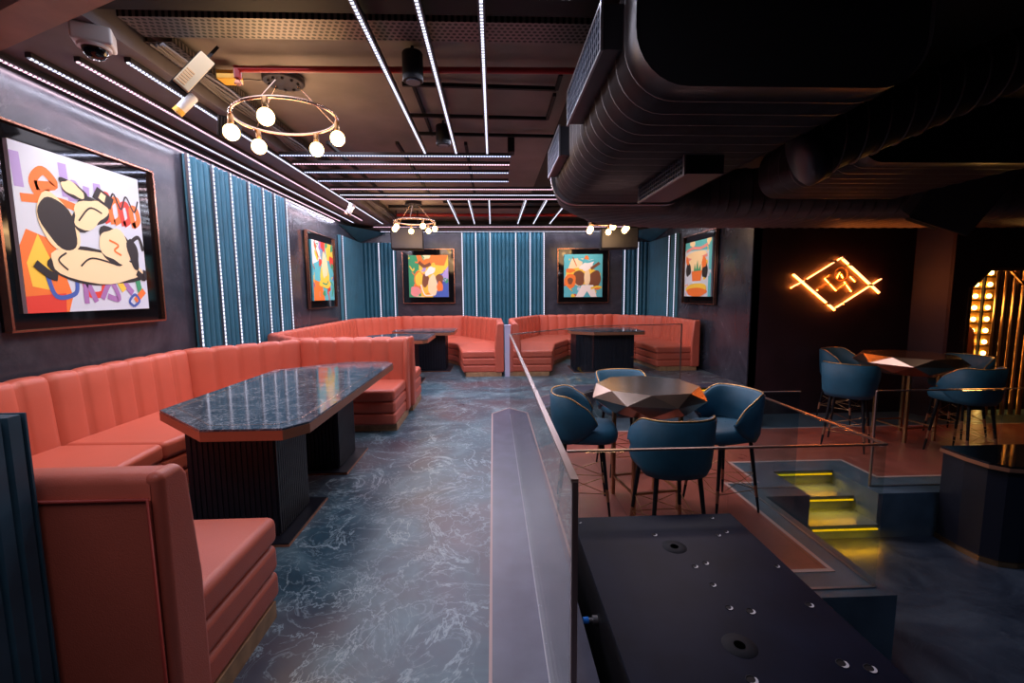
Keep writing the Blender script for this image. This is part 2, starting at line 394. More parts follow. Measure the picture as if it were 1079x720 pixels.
# ------------------------------------------------------------------ fluted wall panels with vertical light strips
def flutes(L, z0, z1, pitch=0.105, depth=0.05):
    """zig-zag rounded flutes along local x from 0..L standing off the wall toward -y"""
    n = max(1, round(L / pitch)); p = L / n; pts = []
    for i in range(n):
        for k in range(6):
            t = k / 6; pts.append((i * p + t * p, -0.012 - depth * math.sin(PI * t) ** 0.6))
    pts.append((L, -0.012))
    b = MB(); b.grid([[(x, y, z0) for x, y in pts], [(x, y, z1) for x, y in pts]], smooth=False)
    b.add([(0, 0, z0), (L, 0, z0), (L, 0, z1), (0, 0, z1)], [(0, 1, 2, 3)])
    b.add([(x, y, z1) for x, y in pts] + [(L, 0, z1), (0, 0, z1)], [tuple(range(len(pts) + 2))])
    return b
def fluted(loc, rz, L, z1, leds, label, z0=0.0, cat='wall panel'):
    r = empty('fluted_wall_panel', label, cat, loc, rz, 'teal fluted wall panels')
    flutes(L, z0, z1).build('flutes', M['curtain'], r)
    for x in leds:
        q = MB(); q.box(x - 0.016, -0.078, z0, x + 0.016, -0.05, z1, 0)
        q.box(x - 0.009, -0.084, z0, x + 0.009, -0.079, z1, 1)
        q.build('light_strip', [M['steel'], M['wled']], r)
    return r
fluted((XL, 5.40, 0), PI / 2, 2.42, 3.2, [0.0, 0.45, 0.82, 1.27, 1.66, 2.02, 2.41], 'tall teal fluted panel with seven light strips on left wall by the near booth')
fluted((XL, 10.45, 0), PI / 2, YB - 10.45, 2.95, [0.13], 'teal fluted panel on left wall filling the far left corner')
fluted((XL, YB, 0), 0, 0.95, 2.95, [0.52, 0.90], 'teal fluted panel on back wall left of the yellow and green painting')
fluted((-0.80, YB, 0), 0, 2.19, 3.2, [0.0, 0.36, 0.74, 1.42, 1.80, 2.17], 'wide teal fluted panel with six light strips in middle of back wall')
fluted((3.52, YB, 0), 0, XR - 3.52, 2.95, [0.03, 0.39], 'teal fluted panel on back wall right of the orange and brown painting')
fluted((XR, YB, 0), -PI / 2, YB - 10.3, 2.95, [1.42, 1.8], 'teal fluted panel on right wall filling the far right corner')
for nm, P in (('left', [(XL + 0.01, 10.6), (-2.78, YB - 0.01), (XL + 0.01, YB - 0.01)]), ('right', [(XR - 0.01, 10.6), (3.55, YB - 0.01), (XR - 0.01, YB - 0.01)])):
    b = MB(); z = 2.96
    apex = P[2]
    vs = [(P[0][0], P[0][1], 3.2), (P[1][0], P[1][1], 3.2), (apex[0], apex[1], 3.2), (apex[0], apex[1], 2.955)]
    b.add(vs, [(0, 1, 2), (0, 3, 1), (0, 2, 3), (1, 3, 2)])
    tag(fix(b.build('corner_canopy', M['curtain'])), 'sloping teal triangular canopy over the far %s corner' % nm, 'canopy')
# white post between the two far booths, navy fluted partition in front
b = MB(); b.box(0.215, 8.52, 0, 0.325, 8.64, 0.985); b.box(0.205, 8.51, 0.985, 0.335, 8.65, 1.0)
tag(b.build('divider_post', M['pillar']), 'pale lilac divider post between the two far booths', 'post')
r = empty('fluted_partition', 'dark navy fluted partition at lower left edge beside the nearest booth', 'partition', (-1.44, 0.28, 0), PI / 2)
L = 1.10; q = MB(); n = 20; p = L / n; pts = []
for i in range(n):
    pts += [(i * p, -0.004), (i * p + p * 0.18, -0.022), (i * p + p * 0.82, -0.022), (i * p + p, -0.004)]
q.grid([[(x, y, 0) for x, y in pts], [(x, y, 1.25) for x, y in pts]], smooth=False)
q.box(0, -0.003, 0, L, 0.05, 1.25)
q.add([(x, y, 1.25) for x, y in pts] + [(L, 0, 1.25), (0, 0, 1.25)], [tuple(range(len(pts) + 2))])
q.build('fluted_panel', M['navyf'], r)
q = MB(); q.box(L, -0.024, 0, L + 0.006, 0.052, 1.253); q.build('end_board', M['navyf'], r)

# ------------------------------------------------------------------ banquettes
def banquette(name, label, O, I, ztop=1.03, zseat=0.50, bt=0.17, ch=0.235, smooth_segs=()):
    root = empty(name, label, 'banquette', (O[0][0], O[0][1], 0))
    ox, oy = O[0]
    O = [Vector((p[0] - ox, p[1] - oy)) for p in O]; I = [Vector((p[0] - ox, p[1] - oy)) for p in I]
    n = len(O)
    # inward side
    def nrm(i):
        d = (O[i + 1] - O[i]).normalized(); nn = Vector((-d.y, d.x))
        if nn.dot(I[i] - O[i] + I[i + 1] - O[i + 1]) < 0: nn = -nn
        return nn
    N = [nrm(i) for i in range(n - 1)]
    mit = []
    for i in range(n):
        if i == 0: mit.append(N[0])
        elif i == n - 1: mit.append(N[-1])
        else:
            m = (N[i - 1] + N[i]).normalized(); mit.append(m / max(0.5, m.dot(N[i])))
    zs = zseat; t = (zs - 0.08) / 3
    # plinth
    for i in range(n - 1):
        pass
    pl = MB()
    for i in range(n - 1):
        a = O[i] + mit[i] * 0.05; c = O[i + 1] + mit[i + 1] * 0.05
        ia = I[i] - (I[i] - O[i]).normalized() * 0.06; ic = I[i + 1] - (I[i + 1] - O[i + 1]).normalized() * 0.06
        pl.prism([tuple(a), tuple(c), tuple(ic), tuple(ia)], 0.0, 0.085)
    pl.build('plinth', M['plinth'], root)
    for lev in range(2):
        z0 = 0.08 + t * lev
        for i in range(n - 1):
            g = MB()
            a = O[i] + mit[i] * 0.03; c = O[i + 1] + mit[i + 1] * 0.03
            g.prism([tuple(a), tuple(c), tuple(I[i + 1]), tuple(I[i])], z0, z0 + t)
            g.build('base_roll', M['leather'], root, bevel=0.035, bseg=4)
    for i in range(n - 1):
        g = MB()
        a = O[i] + mit[i] * (bt - 0.03); c = O[i + 1] + mit[i + 1] * (bt - 0.03)
        e = 0.0
        ia = I[i] + (I[i] - O[i]).normalized() * 0.012; ic = I[i + 1] + (I[i + 1] - O[i + 1]).normalized() * 0.012
        g.prism([tuple(a), tuple(c), tuple(ic), tuple(ia)], zs - t, zs)
        g.build('seat_cushion', M['leather'], root, bevel=0.04, bseg=4)
    # backrests
    for i in range(n - 1):
        L = (O[i + 1] + mit[i + 1] * bt - O[i] - mit[i] * bt).length
        nc = max(1, round(L / ch)); per = 8
        if i in smooth_segs: nc = 1
        rows = []
        zb = zs - t - 0.02
        tot = nc * per
        for k in range(tot + 1):
            s = k / tot
            ph = (k % per) / per
            if nc > 1: bul = abs(math.sin(PI * ph)) ** 0.28
            else:
                bul = 1.0
            endr = 0.0
            if k == 0 or k == tot: bul = 0.0 if nc > 1 else 1.0
            G = 0.030 * (1 - bul)
            def P(d, z): 
                q = (O[i] + mit[i] * d) * (1 - s) + (O[i + 1] + mit[i + 1] * d) * s
                return (q.x, q.y, z)
            f = bt - G; lean = 0.035
            top = ztop - 0.6 * G
            rr = 0.05
            prof = [(f, zb), (f, zs), (f - lean * 0.3, zs + 0.15), (f - lean * 0.7, top - 0.16), (f - lean, top - rr)]
            for a in (30, 60, 90):
                prof.append((f - lean - rr + rr * math.cos(math.radians(a)), top - rr + rr * math.sin(math.radians(a))))
            prof += [(0.03, top), (0.009, top - 0.009), (0.0, top - 0.03), (0.0, 0.0 if False else 0.085)]
            rows.append([P(d, z) for d, z in prof])
        g = MB(); g.grid(rows)
        for R_ in (rows[0], rows[-1]):
            g.add(R_, [tuple(range(len(R_)))])
        fix(g.build('backrest', M['leather'], root))
    # smooth end panels with piping on both ends
    for i in (0, n - 1):
        d = (O[1] - O[0]).normalized() * -1 if i == 0 else (O[-1] - O[-2]).normalized()
        m = mit[i]; g = MB(); o = O[i]
        pf = [(0.0, 0.08), (bt + 0.008, 0.08), (bt + 0.008, zs + 0.1), (bt - 0.03, ztop - 0.04), (bt - 0.06, ztop + 0.006), (0.0, ztop + 0.006)]
        fr = [(o.x + m.x * a + d.x * -0.03, o.y + m.y * a + d.y * -0.03, z) for a, z in pf]
        bk = [(o.x + m.x * a + d.x * 0.03, o.y + m.y * a + d.y * 0.03, z) for a, z in pf]
        k = len(pf)
        g.add(fr + bk, [tuple(range(k)), tuple(range(2 * k - 1, k - 1, -1))] + [(j, (j + 1) % k, k + (j + 1) % k, k + j) for j in range(k)])
        fix(g.build('arm_panel', M['leather'], root, bevel=0.028, bseg=4, blimit=30))
    return root

b1 = banquette('banquette', 'nearest coral leather banquette wrapped around the dark marble table',
    [(-1.10, 1.42), (-2.95, 1.42), (-3.395, 1.95), (-3.395, 3.40), (-3.395, 4.95), (-2.55, 5.97), (-1.15, 5.97)],
    [(-1.10, 2.19), (-2.15, 2.19), (-2.42, 2.65), (-2.50, 3.38), (-2.34, 4.45), (-1.92, 5.14), (-1.15, 5.14)], smooth_segs=(0,))
# the smooth outer back panel with its stitched border on the near arm
p = MB(); p.box(-1.86, -0.016, 0.085, 0.0, 0.002, 0.955)
p.build('back_panel', M['leather'], b1, bevel=0.008, bseg=2)
p = MB(); p.tube([(-1.86, -0.018, 0.96), (0.0, -0.018, 0.96), (0.004, -0.018, 0.1)], 0.006, 6); p.build('piping', M['leather_dark'], b1)
b2 = banquette('banquette', 'coral leather banquette in the far left corner behind the nearest booth',
    [(-1.12, 6.05), (-2.70, 6.05), (-3.395, 6.85), (-3.395, 10.9), (-2.45, 11.98), (-0.75, 11.98), (0.20, 10.4), (0.20, 8.58)],
    [(-1.12, 6.86), (-2.10, 6.86), (-2.45, 7.40), (-2.45, 10.0), (-2.0, 10.75), (-1.35, 10.75), (-0.80, 9.9), (-0.60, 8.58)], smooth_segs=(6,))
b3 = banquette('banquette', 'coral leather horseshoe banquette in the far right corner behind the glass',
    [(0.35, 8.55), (0.35, 10.4), (1.15, 11.98), (3.25, 11.98), (4.20, 10.7), (4.20, 8.92)],
    [(1.13, 8.55), (1.35, 9.8), (1.80, 10.7), (2.85, 10.7), (3.22, 10.0), (3.32, 8.92)], smooth_segs=())
# dark plum side board at the open end of the right booth is the right wall itself

# ------------------------------------------------------------------ marble tables
def club_table(loc, W, Ln, label, ch=0.28, bases=None, bw=0.62, bl=0.5, z=0.84):
    r = empty('marble_table', label, 'table', loc, 0)
    w, l = W / 2, Ln / 2
    P = [(-w + ch * 2.0, -l), (w - ch * 0.35, -l), (w, -l + ch * 0.5), (w, l - ch * 0.5), (w - ch * 0.35, l), (-w + ch * 2.0, l), (-w, l - ch * 1.7), (-w, -l + ch * 1.7)]
    g = MB(); g.prism(P, z - 0.012, z); g.build('stone_top', M['tabletop'], r)
    P2 = [(x * 1.004, y * 1.002) for x, y in P]
    g = MB(); g.prism(P2, z - 0.07, z - 0.013); g.build('copper_edge', M['copper'], r)
    # inlaid line
    g = MB()
    P3 = [(x * 0.86, y * 0.93) for x, y in P]
    for i in range(len(P3)):
        a, c = P3[i], P3[(i + 1) % len(P3)]; g.beam((a[0], a[1], z + 0.0005), (c[0], c[1], z + 0.0005), 0.006, 0.002)
    g.build('inlay_line', M['chrome'], r)
    for (bx, by) in bases:
        g = MB(); g.box(bx - bw / 2, by - bl / 2, 0.02, bx + bw / 2, by + bl / 2, z - 0.07)
        k = 16
        for j in range(k):
            x = bx - bw / 2 + (j + 0.5) * bw / k
            g.box(x - bw / k * 0.36, by - bl / 2 - 0.008, 0.03, x + bw / k * 0.36, by + bl / 2 + 0.008, z - 0.075)
            y = by - bl / 2 + (j + 0.5) * bl / k
            g.box(bx - bw / 2 - 0.008, y - bl / k * 0.36, 0.03, bx + bw / 2 + 0.008, y + bl / k * 0.36, z - 0.075)
        pd = g.build('pedestal', M['blackp'], r)
        g = MB(); g.box(bx - bw / 2 - 0.05, by - bl / 2 - 0.10, 0.004, bx + bw / 2 + 0.10, by + bl / 2 + 0.10, 0.02)
        pb = g.build('foot_plate', M['blackp'], r)
        g = MB(); g.box(bx - bw / 2 - 0.056, by - bl / 2 - 0.106, 0.0, bx + bw / 2 + 0.106, by + bl / 2 + 0.106, 0.012)
        g.build('foot_trim', M['copper'], r)
    return r
club_table((-1.68, 3.83, 0), 1.12, 2.55, 'long dark marble table with copper edge in the nearest booth', bases=[(-0.02 + 0.0, -0.73), (-0.02, 0.42)], bw=0.55, bl=0.46)
club_table((-1.72, 8.15, 0), 1.2, 1.25, 'nearer of two dark marble tables in the far left booth', bases=[(0, 0)], ch=0.2)
club_table((-1.45, 9.55, 0), 1.3, 1.05, 'farther of two dark marble tables in the far left booth', bases=[(0.02, 0)], ch=0.2, bw=0.85)
club_table((2.30, 9.25, 0), 1.45, 1.1, 'dark marble table inside the far right booth', bases=[(-0.04, 0)], ch=0.2, bw=1.18, bl=0.6)

# ------------------------------------------------------------------ paintings
def art_mesh(shapes, w, h, seed):
    """shapes: list of (kind, data, material index); coordinates 0..1 on the canvas"""
    b = MB(); b.box(-w / 2, -0.03, 0, w / 2, 0.0, h, 0)
    lay = 0
    def cl(p): return (min(1, max(0, p[0])), min(1, max(0, p[1])))
    for k, dta, mi in shapes:
        lay += 1; y = -0.0305 - lay * 0.00012
        def V(p): p = cl(p); return (-w / 2 + p[0] * w, y, p[1] * h)
        if k == 'poly': b.add([V(p) for p in dta], [tuple(range(len(dta)))], mi)
        elif k == 'blob':
            cx, cy, rx, ry, rt, wob = dta; n = 28; ps = []
            ph = random.uniform(0, 6)
            for i in range(n):
                a = 2 * PI * i / n; rr = 1 + wob * math.sin(3 * a + ph) + wob * 0.6 * math.sin(5 * a + 2 * ph)
                x, z = rx * rr * math.cos(a), ry * rr * math.sin(a)
                ps.append((cx + x * math.cos(rt) - z * math.sin(rt), cy + x * math.sin(rt) + z * math.cos(rt)))
            b.add([V((cx, cy))] + [V(p) for p in ps], [(0, 1 + i, 1 + (i + 1) % n) for i in range(n)], mi)
        elif k == 'line':
            pts, wd = dta
            # smooth polyline
            sp = []
            for i in range(len(pts) - 1):
                p0 = Vector(pts[max(i - 1, 0)]); p1 = Vector(pts[i]); p2 = Vector(pts[i + 1]); p3 = Vector(pts[min(i + 2, len(pts) - 1)])
                for j in range(6):
                    t = j / 6
                    sp.append(0.5 * ((2 * p1) + (p2 - p0) * t + (2 * p0 - 5 * p1 + 4 * p2 - p3) * t * t + (3 * p1 - p0 - 3 * p2 + p3) * t ** 3))
            sp.append(Vector(pts[-1]))
            Lf, Rg = [], []
            for i, q in enumerate(sp):
                d = (sp[min(i + 1, len(sp) - 1)] - sp[max(i - 1, 0)]); d = d.normalized() if d.length > 1e-9 else Vector((1, 0)); nn = Vector((-d.y, d.x)) * wd / 2
                Lf.append(V(q + nn)); Rg.append(V(q - nn))
            vs = Lf + Rg; n = len(sp)
            b.add(vs, [(i, n + i, n + i + 1, i + 1) for i in range(n - 1)], mi)
    return b
def paintcol(name, c): return mat(name, c, 0.55)
PC = {k: paintcol('paint_' + k, c) for k, c in dict(sky=(0.62, 0.72, 0.86), purple=(0.22, 0.14, 0.50), orange=(0.86, 0.20, 0.03), red=(0.72, 0.05, 0.03),
      cream=(0.92, 0.74, 0.45), ink=(0.012, 0.010, 0.012), yellow=(0.90, 0.62, 0.06), green=(0.04, 0.34, 0.16), blue=(0.05, 0.12, 0.48), teal=(0.10, 0.50, 0.58),
      mauve=(0.36, 0.18, 0.48), white=(0.90, 0.88, 0.84), brown=(0.20, 0.07, 0.03), pink=(0.80, 0.30, 0.30), grey=(0.4, 0.4, 0.42), lilac=(0.42, 0.34, 0.72)).items()}
def painting(loc, rz, w, h, cw, chh, shapes, cols, label, canvas_dy=0.0, lip='rose'):
    r = empty('framed_painting', label, 'painting', loc, rz, 'colourful paintings in black frames')
    g = MB(); g.box(-w / 2, -0.05, 0, w / 2, -0.002, h); g.build('frame', M['gloss'], r)
    g = MB(); t = 0.006
    g.box(-w / 2 - t, -0.08, -t, w / 2 + t, -0.03, 0.010); g.box(-w / 2 - t, -0.08, h - 0.010, w / 2 + t, -0.03, h + t)
    g.box(-w / 2 - t, -0.085, 0.012, -w / 2 + 0.012, -0.03, h - 0.012); g.box(w / 2 - 0.012, -0.085, 0.012, w / 2 + t, -0.03, h - 0.012)
    g.build('frame_rim', M[lip], r)
    c = art_mesh(shapes, cw, chh, 1).build('canvas', [PC[k] for k in cols], r); c.location = (canvas_dy, -0.05, (h - chh) / 2)
    return r
# near-left canvas
cols1 = ['sky', 'lilac', 'orange', 'red', 'cream', 'ink', 'yellow', 'blue', 'mauve', 'green']
S = []
def ln(p, w, m): S.append(('line', (p, w), m))
def bl(x, y, rx, ry, rt, wb, m): S.append(('blob', (x, y, rx, ry, rt, wb), m))
S.append(('poly', [(0, 0), (0.28, 0), (0.32, 0.1), (0.22, 0.45), (0.05, 0.5), (0, 0.4)], 2))
S.append(('poly', [(0, 0), (0.26, 0.0), (0.27, 0.12), (0, 0.10)], 3))
S.append(('poly', [(0.03, 0.3), (0.12, 0.48), (0.2, 0.3), (0.16, 0.14), (0.05, 0.16)], 6))
for x, hgt in ((0.03, 0.16), (0.34, 0.17), (0.60, 0.10)): ln([(x, 0.95 - (0.17 - hgt)), (x + 0.01, 0.74)], 0.06, 1)
ln([(0.34, 0.80), (0.42, 0.84), (0.44, 0.76), (0.36, 0.74)], 0.045, 1)
ln([(0.50, 0.72), (0.51, 0.84)], 0.05, 1)
ln([(0.24, 0.74), (0.16, 0.72), (0.13, 0.80), (0.20, 0.87), (0.27, 0.80), (0.14, 0.77)], 0.055, 2)
ln([(0.04, 0.68), (0.3, 0.70), (0.5, 0.66)], 0.05, 2)
for k in range(4): ln([(0.62 + 0.1 * k, 0.62), (0.60 + 0.1 * k, 0.75), (0.68 + 0.09 * k, 0.82 - 0.02 * k), (0.70 + 0.09 * k, 0.68), (0.64 + 0.09 * k, 0.63)], 0.045, 2 if k % 2 else 3)
ln([(0.68, 0.72), (0.74, 0.84), (0.80, 0.74), (0.86, 0.84), (0.93, 0.74), (0.98, 0.83)], 0.014, 5)
ln([(0.86, 0.5), (0.95, 0.55), (0.99, 0.45)], 0.03, 5)
ln([(0.15, 0.24), (0.2, 0.10), (0.34, 0.12), (0.36, 0.22)], 0.03, 7)
ln([(0.42, 0.22), (0.44, 0.12), (0.56, 0.12), (0.58, 0.22)], 0.045, 3)
ln([(0.42, 0.05), (0.43, 0.2), (0.50, 0.06)], 0.04, 8); ln([(0.55, 0.08), (0.64, 0.2), (0.70, 0.08), (0.60, 0.1)], 0.04, 8); ln([(0.76, 0.2), (0.84, 0.12)], 0.05, 8)
ln([(0.72, 0.2), (0.76, 0.14)], 0.05, 6); ln([(0.90, 0.22), (0.92, 0.12)], 0.05, 9); ln([(0.86, 0.06), (0.96, 0.14)], 0.05, 2)
ln([(0.84, 0.02), (0.90, 0.06), (0.86, 0.11), (0.80, 0.06), (0.84, 0.02)], 0.02, 7)
# pale rounded abstract masses with dark outlines
bl(0.55, 0.30, 0.40, 0.125, -0.05, 0.06, 5); bl(0.55, 0.30, 0.385, 0.11, -0.05, 0.06, 4)
bl(0.27, 0.56, 0.13, 0.19, 0.5, 0.05, 4); bl(0.27, 0.56, 0.115, 0.172, 0.5, 0.05, 5)
bl(0.52, 0.66, 0.17, 0.10, 0.5, 0.12, 5); bl(0.52, 0.66, 0.158, 0.088, 0.5, 0.12, 4)
bl(0.72, 0.46, 0.16, 0.13, -0.4, 0.1, 5); bl(0.72, 0.46, 0.148, 0.118, -0.4, 0.1, 4)
bl(0.40, 0.80, 0.10, 0.05, -0.3, 0.12, 5); bl(0.40, 0.80, 0.088, 0.04, -0.3, 0.12, 4)
S.append(('poly', [(0.55, 0.78), (0.60, 0.86), (0.74, 0.80), (0.70, 0.72)], 5)); S.append(('poly', [(0.60, 0.785), (0.63, 0.83), (0.67, 0.81), (0.65, 0.76)], 4))
bl(0.88, 0.42, 0.05, 0.12, 0.2, 0.1, 5)
ln([(0.4, 0.3), (0.5, 0.36), (0.7, 0.33)], 0.012, 5); ln([(0.3, 0.27), (0.24, 0.33), (0.3, 0.38)], 0.012, 5); ln([(0.42, 0.60), (0.52, 0.70), (0.62, 0.68)], 0.012, 5)
ln([(0.66, 0.5), (0.74, 0.47), (0.70, 0.43), (0.76, 0.40)], 0.015, 2)
ln([(0.08, 0.30), (0.16, 0.24), (0.22, 0.22)], 0.05, 5); ln([(0.90, 0.28), (0.97, 0.24), (0.99, 0.30)], 0.05, 5)
painting((XL, 4.08, 1.35), PI / 2, 1.50, 1.50, 1.17, 1.24, S, cols1, 'large pale canvas with cream and orange shapes on left wall above nearest booth', -0.05)
# the four smaller canvases: abstract spray fields in each one's colours
def field(seed, base_polys, cols, n, extra):
    random.seed(seed); s = list(base_polys)
    for i in range(n):
        mi = random.choice(cols)
        if random.random() < 0.5: s.append(('blob', (random.uniform(0, 1), random.uniform(0, 1), random.uniform(0.03, 0.11), random.uniform(0.03, 0.1), random.uniform(0, 3), 0.12), mi))
        else:
            x, y = random.uniform(0, 1), random.uniform(0, 1)
            s.append(('line', ([(x, y), (x + random.uniform(-.12, .12), y + random.uniform(-.12, .12)), (x + random.uniform(-.2, .2), y + random.uniform(-.2, .2))], random.uniform(0.015, 0.04)), mi))
    return s + extra
c2 = ['teal', 'orange', 'red', 'yellow', 'cream', 'blue', 'green', 'mauve', 'white']
painting((XL, 9.32, 1.34), PI / 2, 1.45, 1.46, 1.10, 1.16, field(3, [('poly', [(0, .6), (.4, .7), (.3, 1), (0, 1)], 8), ('poly', [(.3, 1), (.6, .75), (.6, 1)], 2), ('poly', [(.6, 1), (.7, .7), (1, .7), (1, 1)], 3), ('poly', [(0, 0), (.5, 0), (.4, .3), (0, .35)], 1), ('poly', [(.7, 0), (1, 0), (1, .3)], 0)],
         [1, 2, 3, 5, 6, 7, 0], 34, [('blob', (.55, .45, .22, .2, 0, .1), 3), ('blob', (.55, .6, .14, .22, 0, .1), 4), ('blob', (.55, .3, .28, .09, 0, .1), 3), ('line', ([(.4, .3), (.6, .28), (.7, .34)], .03), 6)]), c2,
         'multicoloured canvas with yellow centre on left wall above far left booth')
c3 = ['yellow', 'green', 'orange', 'blue', 'lilac', 'brown', 'white', 'cream', 'pink']
painting((-1.70, YB, 1.36), 0, 1.36, 1.42, 1.04, 1.10, field(5, [('poly', [(0, 0), (.3, 0), (.25, 1), (0, 1)], 1), ('poly', [(.6, 0), (1, 0), (1, .7), (.7, .5)], 3), ('poly', [(.75, .4), (1, .35), (1, .75)], 4), ('poly', [(.25, .8), (.9, .75), (1, 1), (.2, 1)], 2)],
         [0, 2, 0, 7, 4, 1], 24, [('blob', (.28, .42, .15, .2, 0.2, .06), 2), ('blob', (.28, .42, .12, .17, 0.2, .06), 0), ('blob', (.42, .40, .09, .16, -.1, .08), 5), ('line', ([(.26, .84), (.40, .74), (.56, .80)], .08), 5), ('blob', (.54, .62, .15, .08, .6, .12), 6),
         ('blob', (.60, .28, .12, .25, 0, .06), 7), ('blob', (.78, .42, .09, .14, .2, .1), 5), ('blob', (.78, .25, .08, .12, 0, .1), 2), ('blob', (.16, .14, .13, .12, 0, .1), 8), ('line', ([(.3, .3), (.4, .05), (.6, .05)], .03), 6)]), c3,
         'yellow and green canvas on back wall left of the wide fluted panel')
c4 = ['teal', 'orange', 'yellow', 'brown', 'cream', 'red', 'white', 'sky', 'ink']
painting((2.43, YB, 1.34), 0, 1.38, 1.44, 1.04, 1.14, field(8, [('poly', [(0, .4), (.4, .5), (.5, .9), (.2, .9)], 4)], [0, 7, 1, 2, 5, 4], 26,
         [('blob', (.48, .5, .44, .2, 0, .06), 2), ('blob', (.40, .45, .15, .18, .3, .06), 3), ('blob', (.80, .42, .16, .2, -.3, .06), 3), ('blob', (.60, .46, .08, .2, 0, .04), 4), ('poly', [(.3, 0), (.46, .28), (.76, .28), (.86, 0), (.7, 0), (.6, .14), (.5, 0)], 6),
          ('blob', (.60, .74, .2, .10, .5, .14), 6), ('line', ([(.36, .90), (.6, .82), (.90, .90)], .05), 0), ('line', ([(.70, .66), (.92, .80)], .07), 3), ('blob', (.16, .38, .15, .17, 0, .06), 1), ('blob', (.16, .38, .07, .08, 0, .06), 3), ('blob', (.16, .62, .12, .05, 0, .1), 1), ('line', ([(.70, .2), (.86, .24), (.98, .22)], .05), 2)]), c4,
         'orange and brown canvas on back wall right of the wide fluted panel')
c5 = ['sky', 'yellow', 'orange', 'green', 'ink', 'teal', 'cream', 'pink', 'blue']
painting((XR, 9.18, 1.36), -PI / 2, 1.46, 1.44, 1.20, 1.14, field(11, [('poly', [(0, .85), (1, .8), (1, 1), (0, 1)], 5), ('poly', [(.9, 0), (1, 0), (1, 1), (.9, 1)], 5)], [6, 0, 7, 1], 22,
         [('blob', (.45, .72, .4, .1, 0, .06), 6), ('line', ([(.05, .84), (.3, .88), (.6, .86), (.85, .9)], .05), 7), ('line', ([(.1, .7), (.4, .66), (.85, .72)], .05), 7), ('blob', (.47, .58, .34, .14, 0, .06), 6), ('blob', (.15, .5, .1, .13, 0, .1), 4), ('blob', (.10, .66, .05, .09, .6, .14), 2),
          ('blob', (.78, .46, .10, .14, 0, .1), 4), ('blob', (.74, .6, .08, .1, 0, .1), 2), ('poly', [(.32, .28), (.64, .28), (.68, .46), (.28, .46)], 2), ('poly', [(.36, .46), (.40, .6), (.45, .48), (.5, .66), (.55, .48), (.62, .58), (.64, .46)], 3), ('blob', (.48, .13, .4, .11, 0, .05), 1), ('blob', (.48, .08, .38, .08, 0, .05), 2)]), c5,
         'light blue and yellow canvas on right wall beside the far right booth')

# ------------------------------------------------------------------ ceiling light bars
random.seed(2)
def ledbar(a, c, m, label, w=0.03, pw=4.2):
    r = empty('ceiling_light_bar', label, 'light bar', (0, 0, 0), 0, 'slim ceiling light bars')
    a, c = Vector(a), Vector(c); r.location = a; d = c - a
    g = MB(); g.beam((0, 0, 0.022), (d.x, d.y, d.z + 0.022), w + 0.016, 0.034); g.build('housing', M['vent'], r)
    g = MB(); g.beam((0, 0, 0.001), (d.x, d.y, d.z + 0.001), w * 0.62, 0.008); g.build('diode_strip', M[m], r)
    mid = (a + c) / 2
    ld = bpy.data.lights.new('light_bar_glow', 'AREA'); ld.shape = 'RECTANGLE'; ld.size = d.length; ld.size_y = 0.02
    ld.energy = pw * d.length; ld.color = {'w': (0.80, 0.82, 1.0), 'p': (1.0, 0.72, 0.84), 'b': (0.66, 0.70, 1.0)}[m[-1]]
    lo = bpy.data.objects.new('light_bar_glow', ld); lo.location = mid - Vector((0, 0, 0.006)); lo.rotation_euler = (0, 0, math.atan2(d.y, d.x)); COL.objects.link(lo)
    return r
ZL = 3.28
ledbar((-3.44, -1.0, 3.255), (-3.44, 10.5, 3.255), 'led1p', 'pinkish light bar against the top of the left wall', pw=2.2)
ledbar((-3.26, 3.50, ZL), (-3.26, 10.9, ZL), 'led1w', 'light bar under left soffit, second from the wall')
ledbar((-2.97, 3.55, ZL), (-2.97, 10.6, ZL), 'led1p', 'light bar under left soffit, third from the wall')
ledbar((-2.62, 3.55, ZL), (-2.62, 11.1, ZL), 'led1w', 'light bar along inner edge of the left soffit')
for x, lb in ((-0.80, 'leftmost'), (-0.425, 'middle'), (-0.05, 'rightmost')):
    ledbar((x, 2.80, ZL + 0.01), (x, 5.66, ZL + 0.01), 'led1w', '%s of three long light bars running up the near ceiling' % lb)
ledbar((-0.9, 2.76, ZL + 0.01), (0.47, 2.76, ZL + 0.01), 'led0w', 'bright crosswise light bar at the top edge of the view')
crs = [(5.74, -2.56, 0.24, 'led0b', 'nearest'), (6.10, -2.56, 0.24, 'led0p', 'second'), (6.50, -2.57, 0.24, 'led0b', 'third'), (6.98, -2.57, 0.25, 'led0b', 'fourth'),
       (7.50, -2.57, 1.05, 'led0p', 'fifth'), (7.93, -2.57, 1.12, 'led0w', 'sixth'), (8.26, -2.58, 1.20, 'led0p', 'farthest')]
for y, xa, xb, m, lb in crs: ledbar((xa, y, ZL), (xb, y, ZL), m, '%s of seven crosswise ceiling light bars' % lb)
for x, lb in ((-0.80, 'leftmost'), (-0.425, 'second from left'), (-0.05, 'third from left'), (0.62, 'third from right'), (1.0, 'second from right'), (1.40, 'rightmost')):
    ledbar((x, 8.38, ZL), (x, 11.1, ZL), 'led1w', '%s of six short light bars before the back wall' % lb)
ledbar((-2.9, 11.3, 3.235), (3.3, 11.3, 3.235), 'led0p', 'pinkish crosswise light bar nearest the back wall')
ledbar((-2.9, 12.0, 3.215), (3.5, 12.0, 3.215), 'led0w', 'light bar washing the top of the back wall', pw=3.0)

